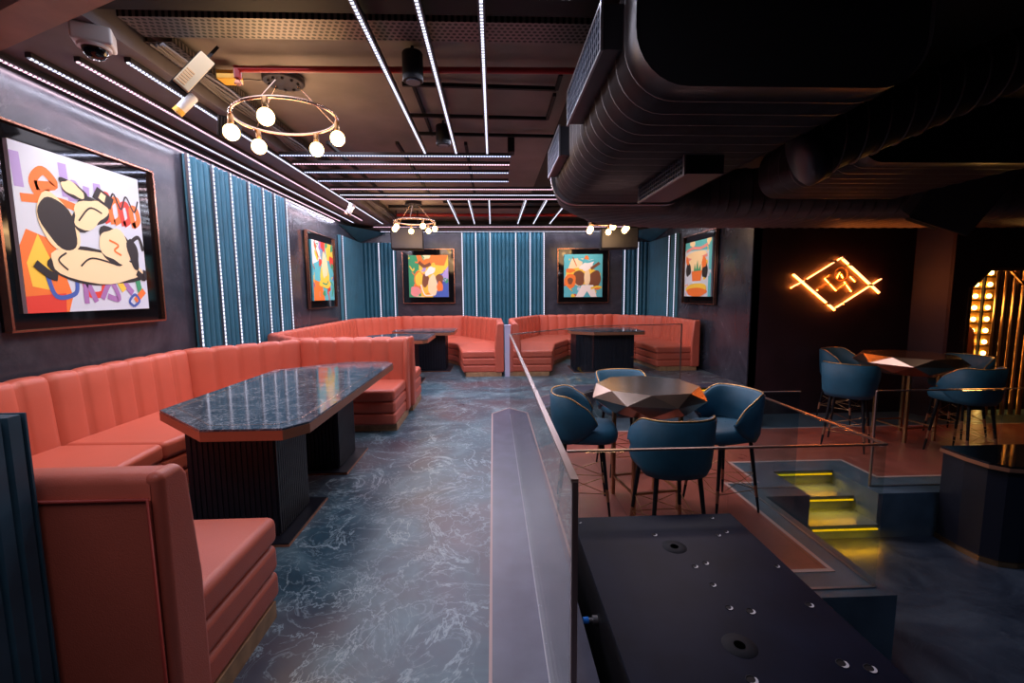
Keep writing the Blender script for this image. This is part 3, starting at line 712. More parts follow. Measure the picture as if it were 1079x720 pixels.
# ------------------------------------------------------------------ ceiling services
g = MB(); g.box(-2.42, 3.22, 3.41, 1.0, 3.46, 3.415); g.box(-2.42, 3.22, 3.415, 1.0, 3.226, 3.45); g.box(-2.42, 3.454, 3.415, 1.0, 3.46, 3.45)
tag(g.build('cable_tray', M['tray']), 'perforated steel cable tray crossing the ceiling behind the black beam', 'cable tray')
r = empty('cable_tray', 'cable tray with bundled cables along the left soffit', 'cable tray', (-2.36, 0, 3.40))
g = MB(); g.box(-0.1, 3.5, 0, 0.1, 11.0, 0.004); g.box(-0.1, 3.5, 0, -0.094, 11.0, 0.05); g.box(0.094, 3.5, 0, 0.1, 11.0, 0.05); g.build('tray', M['tray'], r)
for k in range(5):
    x0 = -0.06 + 0.03 * k; g = MB()
    g.tube([(x0 + 0.02 * math.sin(j * 1.7 + k), 3.5 + j * 0.37, -0.012 - 0.012 * math.sin(j * 2.3 + k * 2) ** 2) for j in range(21)], 0.010, 6); g.build('cable', M['cable'], r)
r = empty('fire_pipe', 'red sprinkler pipe crossing the near ceiling', 'pipe', (0, 0, 0))
g = MB(); g.tube([(-2.02, 3.88, 3.40), (0.9, 3.88, 3.42)], 0.025, 10); g.tube([(-2.02, 3.88, 3.42), (-2.02, 3.88, 3.33)], 0.028, 10); g.build('pipe', M['red'], r)
g = MB(); g.lathe([(0.012, 0.05), (0.018, 0.03), (0.03, 0.01), (0.03, 0.0)], (-2.02, 3.88, 3.285), 12); g.build('sprinkler_head', M['rose'], r)
g = MB(); g.tube([(-2.2, 10.7, 3.42), (3.6, 10.7, 3.42)], 0.035, 10); tag(g.build('fire_pipe', M['red']), 'red pipe under the far ceiling before the back wall', 'pipe')
g = MB(); g.tube([(-2.2, 9.9, 3.46), (3.6, 9.9, 3.44)], 0.03, 8); tag(g.build('conduit', M['black']), 'black conduit crossing the far ceiling above short light bars', 'conduit')
def conduit(pts, label, r=0.016):
    g = MB()
    for i in range(len(pts) - 1): g.beam(pts[i], pts[i + 1], r * 2, r * 2)
    tag(g.build('conduit', M['black']), label, 'conduit', 'black ceiling conduits')
zq = 3.45; zr = 3.484
conduit([(-0.78, 4.22, zq), (0.60, 4.28, zq), (0.60, 4.0, zq)], 'black conduit frame on near ceiling closest to the red pipe')
conduit([(-0.86, 4.92, zq), (0.60, 4.98, zq), (0.60, 4.40, zq)], 'black conduit frame on ceiling between the others')
conduit([(-0.86, 5.45, zq), (0.75, 5.52, zq)], 'black conduit just before the crosswise light bars')
conduit([(-0.70, 3.95, zr), (-0.70, 5.6, zr)], 'black conduit running beside the leftmost long light bar', 0.014)
conduit([(-0.46, 4.3, zr), (-0.46, 4.85, zr)], 'short black conduit between left and middle long light bars', 0.014)
for x, lb in ((-1.9, 'left'), (-1.1, 'middle'), (-0.3, 'right')): conduit([(x, 5.5, 3.36), (x, 8.4, 3.36)], '%s black rail carrying the crosswise light bars' % lb, 0.018)
for y, lb in ((8.9, 'nearer'), (9.5, 'farther')): conduit([(-1.0, y, 3.479), (1.7, y, 3.479)], '%s dark batten crossing above the six short light bars' % lb, 0.02)
# cylindrical ceiling spots
def cyl_light(x, y, label):
    r = empty('ceiling_speaker', label, 'ceiling speaker', (x, y, ZC), 0, 'black cylindrical ceiling fittings')
    g = MB(); g.lathe([(0.075, -0.26), (0.08, -0.25), (0.08, -0.06), (0.075, -0.05)], seg=20); g.lathe([(0.012, -0.06), (0.012, 0.0)], seg=8); g.build('body', M['black'], r)
    g = MB(); g.lathe([(0.055, -0.268), (0.055, -0.258)], seg=20); g.build('lens', M['grille'], r)
cyl_light(-0.60, 3.70, 'nearer black cylindrical fitting hanging by the red pipe')
cyl_light(-0.53, 5.20, 'farther black cylindrical fitting hanging beside middle light bar')
g = MB(); g.box(0.20, 5.6, 3.3, 0.28, 5.75, 3.48); tag(g.build('mounting_bracket', M['black']), 'small black bracket at right end of nearest crosswise light bar', 'bracket')

# chandeliers
def chandelier(loc, R, bulbs, label, br=0.055, m='bulb', tilt=0.0, zbulb=-0.2, canopy_z=0.3, cox=0.0):
    r = empty('ring_chandelier', label, 'chandelier', loc, 0, 'copper ring chandeliers')
    g = MB(); n = 48
    g.tube([(R * math.cos(2 * PI * k / n), R * math.sin(2 * PI * k / n), tilt * -math.cos(2 * PI * k / n)) for k in range(n)], 0.014, 8, closed=True); g.build('ring', M['chrome'], r)
    g = MB(); g.lathe([(0.16, -0.03), (0.17, -0.02), (0.17, 0.02), (0.15, 0.03)], (cox, 0, canopy_z), 28)
    for k in range(10):
        a = 2 * PI * k / 10; g.lathe([(0.004, -0.05), (0.016, -0.04), (0.004, -0.028)], (cox + 0.12 * math.cos(a), 0.12 * math.sin(a), canopy_z), 6)
    g.build('canopy', M['vent'], r)
    for k in range(3):
        a = 2 * PI * k / 3 + 0.5; g = MB(); g.tube([(R * math.cos(a), R * math.sin(a), 0), (cox + 0.1 * math.cos(a), 0.1 * math.sin(a), canopy_z - 0.02)], 0.003, 5)
        g.build('suspension_wire', M['chrome'], r)
    for a in bulbs:
        x, y = R * math.cos(a), R * math.sin(a); zz = tilt * -math.cos(a)
        g = MB(); g.lathe([(0.018, 0.0), (0.024, -0.01), (0.024, -0.08), (0.02, -0.09)], (x, y, zz), 12); so = g.build('socket', M['brass'], r)
        g = MB(); pf = []
        zc = zz - 0.09 - br * 0.95
        for j in range(13):
            t = PI * j / 12; pf.append((max(0.004, br * math.sin(t)), zc + br * math.cos(t) * 1.05))
        g.lathe(pf, (x, y, 0), 18); g.build('bulb', M[m], r)
    return r
chandelier((-1.80, 4.20, 3.15), 0.42, [PI * 1.12, PI * 1.52, PI * 0.82, PI * 0.42, PI * 0.12], 'copper ring chandelier with five glowing globe bulbs near the left wall', tilt=-0.03, br=0.064, canopy_z=0.315)
chandelier((-1.62, 9.6, 3.10), 0.42, [0.1, 0.95, 1.9, 3.0, 3.9, 5.3], 'small ring chandelier over the far left booth', br=0.055, m='bulb_f', canopy_z=0.36)
chandelier((2.40, 9.4, 3.05), 0.40, [0.3, 1.3, 2.6, 3.4, 4.7, 5.6], 'small ring chandelier over the far right booth', br=0.06, m='bulb_f', canopy_z=0.41)
for x, y, zz, pw in ((-1.80, 4.2, 2.86, 26), (-1.62, 9.6, 2.86, 26), (2.40, 9.4, 2.8, 26)):
    ld = bpy.data.lights.new('chandelier_light', 'POINT'); ld.energy = pw; ld.color = (1.0, 0.60, 0.30); ld.shadow_soft_size = 0.3
    lo = bpy.data.objects.new('chandelier_light', ld); lo.location = (x, y, zz); COL.objects.link(lo)

# security camera, floodlight, small spots, junction box at the left soffit
r = empty('security_camera', 'white dome security camera under the left soffit', 'camera', (-2.56, 3.20, 3.295), 0.5); r.scale = (0.8, 0.8, 0.85)
g = MB(); g.box(-0.13, -0.10, -0.10, 0.13, 0.10, 0.03); g.build('housing', M['white'], r, bevel=0.02)
g = MB(); g.lathe([(0.105, -0.12), (0.11, -0.10)], (0, 0, 0), 24); g.build('ring', M['white'], r)
g = MB(); g.lathe([(0.085 * math.cos(t * PI / 16), -0.12 - 0.075 * math.sin(t * PI / 16)) for t in range(8)], (0, 0, 0), 20); fix(g.build('dome', M['gloss'], r))
r = empty('flood_light', 'pale rectangular flood light tilted under the near beam', 'flood light', (-2.10, 3.60, 3.33), 0.3)
r.rotation_euler = (-0.15, 0.62, 0.85); r.scale = (0.52, 0.8, 1.1)
g = MB(); g.box(-0.10, -0.03, -0.30, 0.10, 0.0, 0.02); g.build('face', M['cream'], r, bevel=0.01)
g = MB(); g.box(-0.11, 0.0, -0.31, 0.11, 0.05, 0.03)
g.build('body', M['black'], r)
g = MB(); g.box(-0.02, 0.0, 0.02, 0.02, 0.03, 0.16); g.build('bracket', M['black'], r)
g = MB()
for k in range(6): g.box(-0.085, -0.034, -0.28 + 0.022 * k, 0.02, -0.030, -0.27 + 0.022 * k)
g.build('vents', M['brass'], r)
r = empty('spot_light', 'small white and orange spot light hanging on the inner soffit bar', 'spot light', (-2.52, 4.05, 3.22), 0.4); r.rotation_euler = (0, 0.7, 0.4)
g = MB(); g.lathe([(0.035, -0.10), (0.04, -0.09), (0.04, 0.05), (0.03, 0.06)], seg=16); g.build('body', M['white'], r)
g = MB(); g.lathe([(0.042, -0.14), (0.042, -0.10)], seg=16); g.build('gel_ring', M['yellow'], r)
r = empty('spot_light', 'black box spot light hanging behind the near chandelier', 'spot light', (-2.43, 4.48, 3.17), 0.2); r.rotation_euler = (0.3, 0.2, 0.2)
g = MB(); g.box(-0.08, -0.09, -0.10, 0.08, 0.05, 0.08); g.build('body', M['black'], r, bevel=0.01)
g = MB(); 
for k in range(6): g.box(-0.07 + 0.025 * k, -0.098, -0.09, -0.062 + 0.025 * k, -0.09, 0.07)
g.build('cooling_fins', M['vent'], r)
g = MB(); g.box(-2.23, 3.95, 3.36, -2.08, 4.08, 3.43); tag(g.build('junction_box', M['yellow'], bevel=0.008), 'yellow junction box by the left cable tray', 'junction box')
g = MB(); g.tube([(-2.07, 4.06, 3.40), (-2.04, 4.10, 3.42), (-2.01, 4.16, 3.44), (-1.99, 4.2, 3.46)], 0.008, 6); tag(g.build('cable', M['cable']), 'grey cable running to the near chandelier canopy', 'cable')
r = empty('spot_light', 'small white spot light at far end of the left soffit', 'spot light', (-2.6, 8.6, 3.2)); r.rotation_euler = (0, 0.5, 0)
g = MB(); g.lathe([(0.05, -0.12), (0.055, -0.10), (0.055, 0.08)], seg=14); g.build('body', M['white'], r)
g = MB(); g.lathe([(0.057, -0.15), (0.057, -0.12)], seg=14); g.build('gel_ring', M['rose'], r)
# hanging loudspeakers in front of the back wall
for (xc, yc, zc, w, h, rz, lb) in ((-1.95, 10.6, 2.86, 0.72, 0.48, 0.12, 'left'), (2.88, 10.3, 2.82, 0.82, 0.46, -0.15, 'right')):
    r = empty('loudspeaker', 'black hanging loudspeaker above the %s back wall painting' % lb, 'loudspeaker', (xc, yc, zc), rz)
    g = MB(); g.box(-w / 2, -0.2, -h / 2, w / 2, 0.25, h / 2); g.build('cabinet', M['black'], r, bevel=0.015)
    g = MB(); g.box(-w / 2 + 0.02, -0.215, -h / 2 + 0.02, w / 2 - 0.02, -0.2, h / 2 - 0.02); g.build('grille', M['vent'], r)
    g = MB(); g.tube([(-w / 3, 0, h / 2), (-w / 3, 0, ZC - zc)], 0.012, 6); g.tube([(w / 3, 0, h / 2), (w / 3, 0, ZC - zc)], 0.012, 6); g.build('hanger_rods', M['black'], r)

# ------------------------------------------------------------------ ducts
def rrect(w, h, r, seg=8):
    pts = []
    for cx, cz, a0 in ((w / 2 - r, -h / 2 + r, -90), (w / 2 - r, h / 2 - r, 0), (-w / 2 + r, h / 2 - r, 90), (-w / 2 + r, -h / 2 + r, 180)):
        for k in range(seg + 1):
            a = math.radians(a0 + 90 * k / seg); pts.append((cx + r * math.cos(a), cz + r * math.sin(a)))
    return pts
def duct_rows(path, prof, pitch):
    """sweep a closed profile (side, up) along path of (pos, scale_w) with raised seams every pitch"""
    rows = []; 
    P = [Vector(p) for p in path]
    d = [0]
    for i in range(1, len(P)): d.append(d[-1] + (P[i] - P[i - 1]).length)
    n = int(d[-1] / pitch)
    samples = []
    for k in range(n):
        s0 = k * d[-1] / n; e = d[-1] / n
        samples += [(s0, 0.0), (s0 + e * 0.88, 0.0), (s0 + e * 0.90, 0.012), (s0 + e * 0.97, 0.012), (s0 + e * 0.985, -0.012)]
    samples.append((d[-1], 0))
    for s, off in samples:
        i = 0
        while i < len(P) - 2 and d[i + 1] < s: i += 1
        t = (s - d[i]) / (d[i + 1] - d[i]); p = P[i].lerp(P[i + 1], t)
        a = P[max(i - 0, 0)]; tan = (P[i + 1] - P[i]).normalized()
        if t < 0.5 and i > 0: t0 = (P[i] - P[i - 1]).normalized(); tan = (t0 * (0.5 - t) + tan * (0.5 + t)).normalized()
        elif t >= 0.5 and i < len(P) - 2: t0 = (P[i + 2] - P[i + 1]).normalized(); tan = (tan * (1.5 - t) + t0 * (t - 0.5)).normalized()
        sd = tan.cross(Vector((0, 0, 1))).normalized()
        pr = prof(s / d[-1])
        ring = []
        for (u, v) in pr:
            l = math.hypot(u, v) or 1
            ring.append(p + sd * (u + off * u / l) + Vector((0, 0, 1)) * (v + off * v / l))
        rows.append(ring)
    return rows
def duct(label, path, prof, pitch, flange=True, cap_first=True):
    r = empty('air_duct', label, 'air duct', (0, 0, 0))
    rows = duct_rows(path, prof, pitch)
    g = MB(); g.grid(rows, wrap=True); fix(g.build('duct_body', M['duct'], r))
    g = MB()
    if cap_first:
        c = sum(rows[0], Vector()) / len(rows[0]); tan = (Vector(path[1]) - Vector(path[0])).normalized()
        g.add([c + (q - c) * 0.995 + tan * 0.02 for q in rows[0]], [tuple(range(len(rows[0])))])
        g.build('end_cap', M['duct_d'], r); g = MB()
    c = sum(rows[-1], Vector()) / len(rows[-1]); tan = (Vector(path[-1]) - Vector(path[-2])).normalized()
    g.add([c + (q - c) * 0.995 - tan * 0.02 for q in rows[-1]], [tuple(range(len(rows[-1])))])
    fix(g.build('end_cap', M['duct_d'], r))
    return r, rows
# main flat oval duct running away from the viewer, bending right at its far end
pf = rrect(1.44, 0.72, 0.26)
d1, rows = duct('large black flat oval duct running away above the terrace', [(1.40, 2.20, 2.93), (1.40, 3.5, 2.93), (1.40, 4.95, 2.93)], lambda s: pf, 0.155)
g = MB(); n_ = len(pf)
def ringat(y, k): return [(1.40 + u * k, y, 2.93 + v * k) for u, v in pf]
g.grid([ringat(4.93, 1.0), ringat(4.93, 1.06), ringat(4.99, 1.06), ringat(4.99, 1.0)], wrap=True, smooth=False); fix(g.build('flange', M['steel'], d1))
pf2 = rrect(1.5, 0.62, 0.22)
duct('black flat duct bending to the right beyond the large duct', [(1.40, 5.03, 2.92), (1.42, 5.3, 2.90), (1.75, 5.85, 2.86), (2.5, 6.12, 2.84), (3.4, 6.15, 2.84), (9.6, 6.15, 2.84)], lambda s: rrect(1.40 - 0.2 * min(1, s * 4), 0.66 - 0.04 * min(1, s * 4), 0.22), 0.16)
circ = [(0.20 * math.cos(2 * PI * k / 28), 0.20 * math.sin(2 * PI * k / 28)) for k in range(28)]
d3, _ = duct('round black spiral duct at upper right', [(3.80, 2.84, 3.26), (2.38, 3.34, 2.62)], lambda s: circ, 0.13)
g = MB(); DC = (Vector((2.38, 3.34, 2.62)) - Vector((3.80, 2.84, 3.26))).normalized(); DS = DC.cross(Vector((0, 0, 1))).normalized(); DU = DS.cross(DC)
g.grid([[Vector((2.38, 3.34, 2.62)) + DC * y + DS * x * k + DU * z * k for x, z in circ] for y, k in ((-0.02, 1.0), (-0.02, 1.08), (0.09, 1.1), (0.12, 0.9), (0.13, 0.01))], wrap=True); fix(g.build('end_collar', M['vent'], d3))
duct('flat black duct behind the round duct at upper right', [(3.75, 3.55, 2.86), (3.75, 4.9, 2.86)], lambda s: rrect(1.7, 0.5, 0.2), 0.16)
# air outlets on the main duct
def outlet(loc, w, d, h, label):
    x, y0, z = loc
    g = MB(); g.box(x, y0 - d / 2, z, x + w, y0 + d / 2, z + h); r = g.build('air_outlet', M['vent'], d1); r['label'] = label
    g = MB()
    g.box(x - 0.014, y0 - d / 2 - 0.012, z - 0.012, x, y0 + d / 2 + 0.012, z + 0.004); g.box(x - 0.014, y0 - d / 2 - 0.012, z + h - 0.004, x, y0 + d / 2 + 0.012, z + h + 0.012)
    g.box(x - 0.014, y0 - d / 2 - 0.012, z + 0.004, x, y0 - d / 2 + 0.006, z + h - 0.004); g.box(x - 0.014, y0 + d / 2 - 0.006, z + 0.004, x, y0 + d / 2 + 0.012, z + h - 0.004); g.build('face_frame', M['steel'], r)
    g = MB(); n = 22
    for k in range(n):
        y = y0 - d / 2 + (k + 0.5) * d / n; g.box(x - 0.010, y - 0.007, z + 0.004, x - 0.002, y + 0.007, z + h - 0.004)
    for k in range(3):
        zz = z + h * (k + 1) / 4; g.box(x - 0.012, y0 - d / 2, zz - 0.004, x - 0.004, y0 + d / 2, zz + 0.004)
    g.build('louvres', M['grille'], r)
outlet((0.575, 2.93, 2.84), 0.16, 1.02, 0.22, 'grilled air outlet on left side of the duct, nearest one')
outlet((0.60, 4.42, 2.80), 0.13, 0.75, 0.24, 'grilled air outlet on left side of the duct, farther one')
outlet((1.38, 3.75, 2.44), 0.28, 1.0, 0.14, 'air outlet hanging under the duct')
# loudspeaker at upper right
r = empty('loudspeaker', 'black loudspeaker tilted down from ceiling at upper right', 'loudspeaker', (5.05, 4.75, 2.72), 0)
r.rotation_euler = (0.35, 0.45, -0.5)
g = MB(); g.box(-0.28, -0.28, -0.42, 0.28, 0.28, 0.42); g.build('cabinet', M['black'], r, bevel=0.02)
rows = [[(-0.285 - 0.05 * math.sin(PI * (k / 10)), -0.27 + 0.054 * k, z) for k in range(11)] for z in (-0.40, 0.40)]
g = MB(); g.grid(rows); g.build('grille', M['vent'], r)
g = MB(); g.box(-0.29, -0.30, -0.45, 0.0, -0.27, -0.42); g.tube([(0, 0, 0.4), (0.15, 0.1, 0.9)], 0.02, 8); g.build('bracket', M['brass'], r)

# ------------------------------------------------------------------ glass balustrades
def balustrade(name, label, pts, z0, z1, panes=None, gm='glass', rail='rail', th=0.018, end=True):
    r = empty(name, label, 'glass railing', (pts[0][0], pts[0][1], z0))
    P = [Vector((p[0] - pts[0][0], p[1] - pts[0][1])) for p in pts]; H = z1 - z0
    for i in range(len(P) - 1):
        a, c = P[i], P[i + 1]; dd = (c - a); L = dd.length; dn = dd.normalized(); k = max(1, round(L / 1.9)) if panes is None else panes[i]
        for j in range(k):
            s = a + dn * (L * j / k + 0.006); e = a + dn * (L * (j + 1) / k - 0.006)
            g = MB(); g.beam((s.x, s.y, (H - 0.012) / 2 + 0.005), (e.x, e.y, (H - 0.012) / 2 + 0.005), th, H - 0.02); g.build('glass_pane', M[gm], r)
        g = MB(); g.beam((a.x, a.y, H), (c.x, c.y, H), th + 0.004, 0.012); g.build('top_rail', M[rail], r)
        g = MB(); g.beam((a.x, a.y, 0.005), (c.x, c.y, 0.005), th + 0.006, 0.008); g.build('base_channel', M['steel'], r)
    if end:
        for q in ((P[0], 1), (P[-1], 1)):
            g = MB(); g.beam((q[0].x, q[0].y, 0.0), (q[0].x, q[0].y, H), 0.018, 0.016); g.build('end_trim', M[rail], r)
    return r
balustrade('glass_balustrade', 'long glass balustrade edging the upper walkway above the terrace', [(0.225, 1.21), (0.215, 5.8), (1.60, 7.12), (3.15, 7.36)], 0.0, 1.07, panes=[2, 1, 1])
balustrade('glass_balustrade', 'glass railing around near edge of the terrace with bar stools', [(0.48, 2.875), (2.69, 2.875), (2.69, 4.45)], ZM, 0.55, panes=[2, 1], end=False)
balustrade('glass_balustrade', 'short blue tinted glass panel at left side of the steps', [(2.74, 4.50), (3.22, 4.50)], ZM, 0.55, gm='glass_b', rail='steel', end=False)
balustrade('glass_balustrade', 'glass railing right of the steps in front of the rear bar table', [(4.03, 4.47), (9.7, 4.47)], ZM, 0.55, panes=[4])

# ------------------------------------------------------------------ steps
def steps(label, x0, x1, ys, zs_, loc=(0, 0, 0)):
    r = empty('steps', label, 'steps', loc)
    for (ya, yb, z) in zs_:
        g = MB(); g.box(x0, ya, z - 0.03, x1, yb + 0.03, z); g.box(x0, ya + 0.03, ZD, x1, yb + 0.03, z - 0.03); g.build('tread', M['slab'], r)
    for (y, z) in ys:
        g = MB(); g.box(x0 + 0.02, y - 0.022, z - 0.048, x1 - 0.02, y - 0.006, z - 0.034); g.build('step_light', M['step'], r)
    return r
steps('dark stone steps with yellow light under each nosing down to dance floor', 3.25, 3.98, [(4.93, ZM), (4.60, -0.66), (4.27, -0.82)], [(4.6, 4.91, -0.66), (4.27, 4.6, -0.82)])
s2 = steps('small lit steps between upper walkway and terrace behind the right stool', 3.25, 4.2, [(7.26, 0.0), (6.96, -0.17)], [])
g = MB(); g.box(3.25, 6.98, ZM, 4.2, 7.28, -0.17); g.box(3.25, 6.68, ZM, 4.2, 6.98, -0.34); g.build('tread', M['slab'], s2)
for (lx, ly, lz, pw) in ((3.6, 4.8, -0.56, 1.2), (3.6, 4.5, -0.72, 1.2), (3.6, 4.18, -0.88, 1.2), (3.7, 7.2, -0.08, 0.5)):
    ld = bpy.data.lights.new('step_glow', 'AREA'); ld.shape = 'RECTANGLE'; ld.size = 0.65; ld.size_y = 0.03; ld.energy = pw * 2.2; ld.color = (1.0, 0.40, 0.0)
    lo = bpy.data.objects.new('step_glow', ld); lo.location = (lx, ly, lz); COL.objects.link(lo)

# ------------------------------------------------------------------ bar tables and stools
def bar_table(loc, R, label, rz=0.0):
    r = empty('bar_table', label, 'bar table', loc, rz)
    H = 1.20; n = 8
    top = [(R * 0.92 * math.cos(2 * PI * (k + 0.5) / n), R * 0.92 * math.sin(2 * PI * (k + 0.5) / n), H) for k in range(n)]
    mid = [(R * 1.06 * math.cos(2 * PI * k / n), R * 1.06 * math.sin(2 * PI * k / n), H - 0.10) for k in range(n)]
    low = [(R * 0.82 * math.cos(2 * PI * (k + 0.5) / n), R * 0.82 * math.sin(2 * PI * (k + 0.5) / n), H - 0.22) for k in range(n)]
    bot = [(R * 0.62 * math.cos(2 * PI * k / n), R * 0.62 * math.sin(2 * PI * k / n), H - 0.26) for k in range(n)]
    g = MB(); g.add(top, [tuple(range(n))]); g.build('table_top', M['bronze_top'], r)
    g = MB(); V_ = top + mid + low + bot; F_ = []
    for k in range(n):
        k1 = (k + 1) % n; km = (k - 1) % n
        F_.append((n + k, n * 0 + k, km))                 # mid k, top k, top k-1
        F_.append((n + k, n + k1, k))                     # big downward triangle
        F_.append((n + k1, n + k, 2 * n + k))
        F_.append((n + k, 2 * n + km, 3 * n + k)); F_.append((n + k, 3 * n + k, 2 * n + k))
        F_.append((2 * n + k, 3 * n + k, 3 * n + k1))
    F_.append(tuple(range(3 * n, 4 * n)))
    g.add(V_, F_); fix(g.build('faceted_body', M['bronze'], r))
    for k in range(4):
        a = PI / 4 + PI / 2 * k + PI / 8 * 0
        x, y = 0.33 * math.cos(a), 0.33 * math.sin(a)
        g = MB(); g.box(x - 0.017, y - 0.017, 0, x + 0.017, y + 0.017, H - 0.24); g.build('leg', M['brass'], r)
    g = MB()
    for k in range(4):
        a = PI / 4 + PI / 2 * k; a2 = a + PI / 2
        g.beam((0.33 * math.cos(a), 0.33 * math.sin(a), 0.20), (0.33 * math.cos(a2), 0.33 * math.sin(a2), 0.20), 0.02, 0.02)
    g.build('stretcher', M['brass'], r)
    return r
bar_table((1.50, 4.27, ZM), 0.53, 'faceted bronze bar table ringed by four stools in front', 0.15)
bar_table((5.88, 6.05, ZM), 0.60, 'faceted bronze bar table by the dark plum wall and neon sign', 0.1)

def make_stool(label, loc, rz):
    """faces local +y; origin on the floor"""
    r = empty('bar_stool', label, 'bar stool', loc, rz, 'petrol blue tub bar stools')
    zs = 0.83
    # seat: rounded slab
    g = MB(); ps = []
    for k in range(32):
        a = 2 * PI * k / 32; c, s = math.cos(a), math.sin(a)
        e = 0.55
        ps.append((0.265 * math.copysign(abs(c) ** e, c), 0.065 + 0.29 * math.copysign(abs(s) ** e, s)))
    prof = [(0.86, -0.13), (0.97, -0.11), (1.0, -0.07), (1.0, -0.04), (0.96, -0.01), (0.85, 0.008), (0.4, 0.015), (0.02, 0.015)]
    g.grid([[(x * k, y * k, zs + z) for x, y in ps] for k, z in prof], wrap=True)
    g.add([(x * 0.86, y * 0.86, zs - 0.13) for x, y in ps], [tuple(range(31, -1, -1))])
    g.build('seat', M['blue'], r)
    # wraparound back shell
    N = 56; outer = []
    T = 110
    edge = []
    rows = []
    for k in range(N + 1):
        th = math.radians(-T + 2 * T * k / N)      # 0 = straight back (-y)
        c, s = math.cos(th), math.sin(th); e = 0.8
        def pt(R, z, fl=0.0):
            Rx = R + fl
            return (Rx * math.copysign(abs(s) ** e, s), 0.02 - Rx * math.copysign(abs(c) ** e, c) * 0.98, z)
        u = abs(th) / math.radians(T)
        vv = max(0, (u - 0.52) / 0.48); ht = 0.325 - 0.245 * vv ** 2.2       # top height above seat
        lo = -0.130 + 0.19 * vv ** 2.4
        ht = max(ht, lo + 0.015)
        zt = zs + ht; zb = zs + lo; zm = zb + 0.5 * (zt - zb)
        Ro, Ri = 0.300, 0.256
        rows.append([pt(Ri, zb, -0.03), pt(Ri, zb + 0.1 * (zm - zb)), pt(Ri, zm, 0.0), pt(Ri, zt - 0.015, 0.015), pt((Ri + Ro) / 2, zt, 0.018), pt(Ro, zt - 0.012, 0.02),
                     pt(Ro, zm, 0.008), pt(Ro, zb + 0.3 * (zm - zb), -0.004), pt(Ro, zb + 0.002, -0.03)])
        edge.append(pt((Ri + Ro) / 2 + 0.006, zt + 0.003, 0.018))
    g = MB(); g.grid(rows, wrap=True)
    g.add(rows[0], [tuple(range(9))]); g.add(rows[-1], [tuple(range(9))])
    fix(g.build('backrest', M['blue'], r))
    g = MB(); e2 = [rows[0][7], rows[0][6]] + edge + [rows[-1][6], rows[-1][7]]
    g.tube(edge, 0.006, 6); g.build('piping', M['gold'], r)
    # legs
    L = []
    for sx in (-1, 1):
        for sy in (-1, 1):
            a = Vector((sx * 0.17, 0.03 + sy * 0.17, zs - 0.12)); c = Vector((sx * 0.235, 0.03 + sy * 0.245, 0.0)); L.append((a, c))
            g = MB(); mid = a.lerp(c, 0.62); m2 = a.lerp(c, 0.78)
            g.tube([a, mid], [0.019, 0.015], 10, 0); g.tube([mid, m2], [0.0155, 0.0145], 10, 1); g.tube([m2, c], [0.0135, 0.010], 10, 0)
            g.build('leg', [M['black'], M['copper']], r)
    g = MB()
    P = [a.lerp(c, 0.68) for a, c in L]; Q = [a.lerp(c, 0.45) for a, c in L]
    for i, j in ((0, 1), (1, 3), (3, 2), (2, 0)):
        g.tube([P[i], P[j]], 0.004, 6)
        g.tube([Q[i], P[j]], 0.0035, 5); g.tube([P[i], Q[j]], 0.0035, 5)
    g.build('wire_brace', M['brass'], r)
    return r
st = make_stool('blue bar stool seen from behind, in front of front bar table', (1.40, 3.40, ZM), 0.05)
dup(st, (0.83, 4.22, ZM), -PI / 2 - 0.15, 'blue bar stool beside the walkway glass, left of front bar table')
dup(st, (2.24, 4.15, ZM), PI / 2 + 0.25, 'blue bar stool at right of the front bar table near the steps')
dup(st, (1.52, 5.16, ZM), PI + 0.1, 'blue bar stool half hidden behind the front bar table')
dup(st, (4.76, 5.72, ZM), -PI / 2 + 0.75, 'blue bar stool at left of the rear bar table, back turned')
dup(st, (5.66, 6.98, ZM), -PI * 0.85, 'shadowed blue bar stool behind left stool of the rear bar table')
dup(st, (5.95, 5.28, ZM), 0.12, 'blue bar stool in front of the rear bar table, nearest the bar')
dup(st, (6.76, 6.12, ZM), PI / 2 + 0.2, 'shadowed blue bar stool at right of rear bar table by the portal')

# ------------------------------------------------------------------ black cabinet in the foreground
r = empty('black_cabinet', 'black cabinet with drilled holes in its top, in the foreground', 'cabinet', (0, 0, ZD))
zt = 0.20 - ZD
g = MB(); g.prism([(0.50, 0.05), (1.47, 0.05), (1.47, 2.63), (0.50, 2.63)], 0.0, zt - 0.02); g.build('carcass', M['black'], r)
g = MB(); g.prism([(0.478, 0.03), (1.49, 0.03), (1.49, 2.655), (0.478, 2.655)], zt - 0.02, zt); top = g.build('top_board', M['boardtop'], r, bevel=0.003, bseg=2)
HX = [(0.881, 2.40, 1.0), (1.22, 2.42, 1.0), (1.30, 2.46, 1.0), (1.31, 2.58, .9), (1.05, 2.20, 1.0), (1.0, 2.17, .9), (1.02, 2.04, 1.0), (1.43, 2.2, .9),
      (1.02, 1.92, 1.0), (1.10, 1.895, 1.2), (1.42, 1.95, 1.2), (0.88, 1.55, 1.3), (1.29, 1.64, 1.3), (1.40, 1.59, 1.3), (0.52, 2.56, .8)]
import math as _m
def px_on_top(px, py, Z):
    vx, vy, vz = px - 539.5, py - 360, 472.0
    X = vx * Rr[0] + vy * Rr[1] + vz * Rr[2]; Y = vx * Rf[0] + vy * Rf[1] + vz * Rf[2]; Zz = -(vx * Rd[0] + vy * Rd[1] + vz * Rd[2])
    t = (Z - 1.6) / Zz; return X * t, Y * t
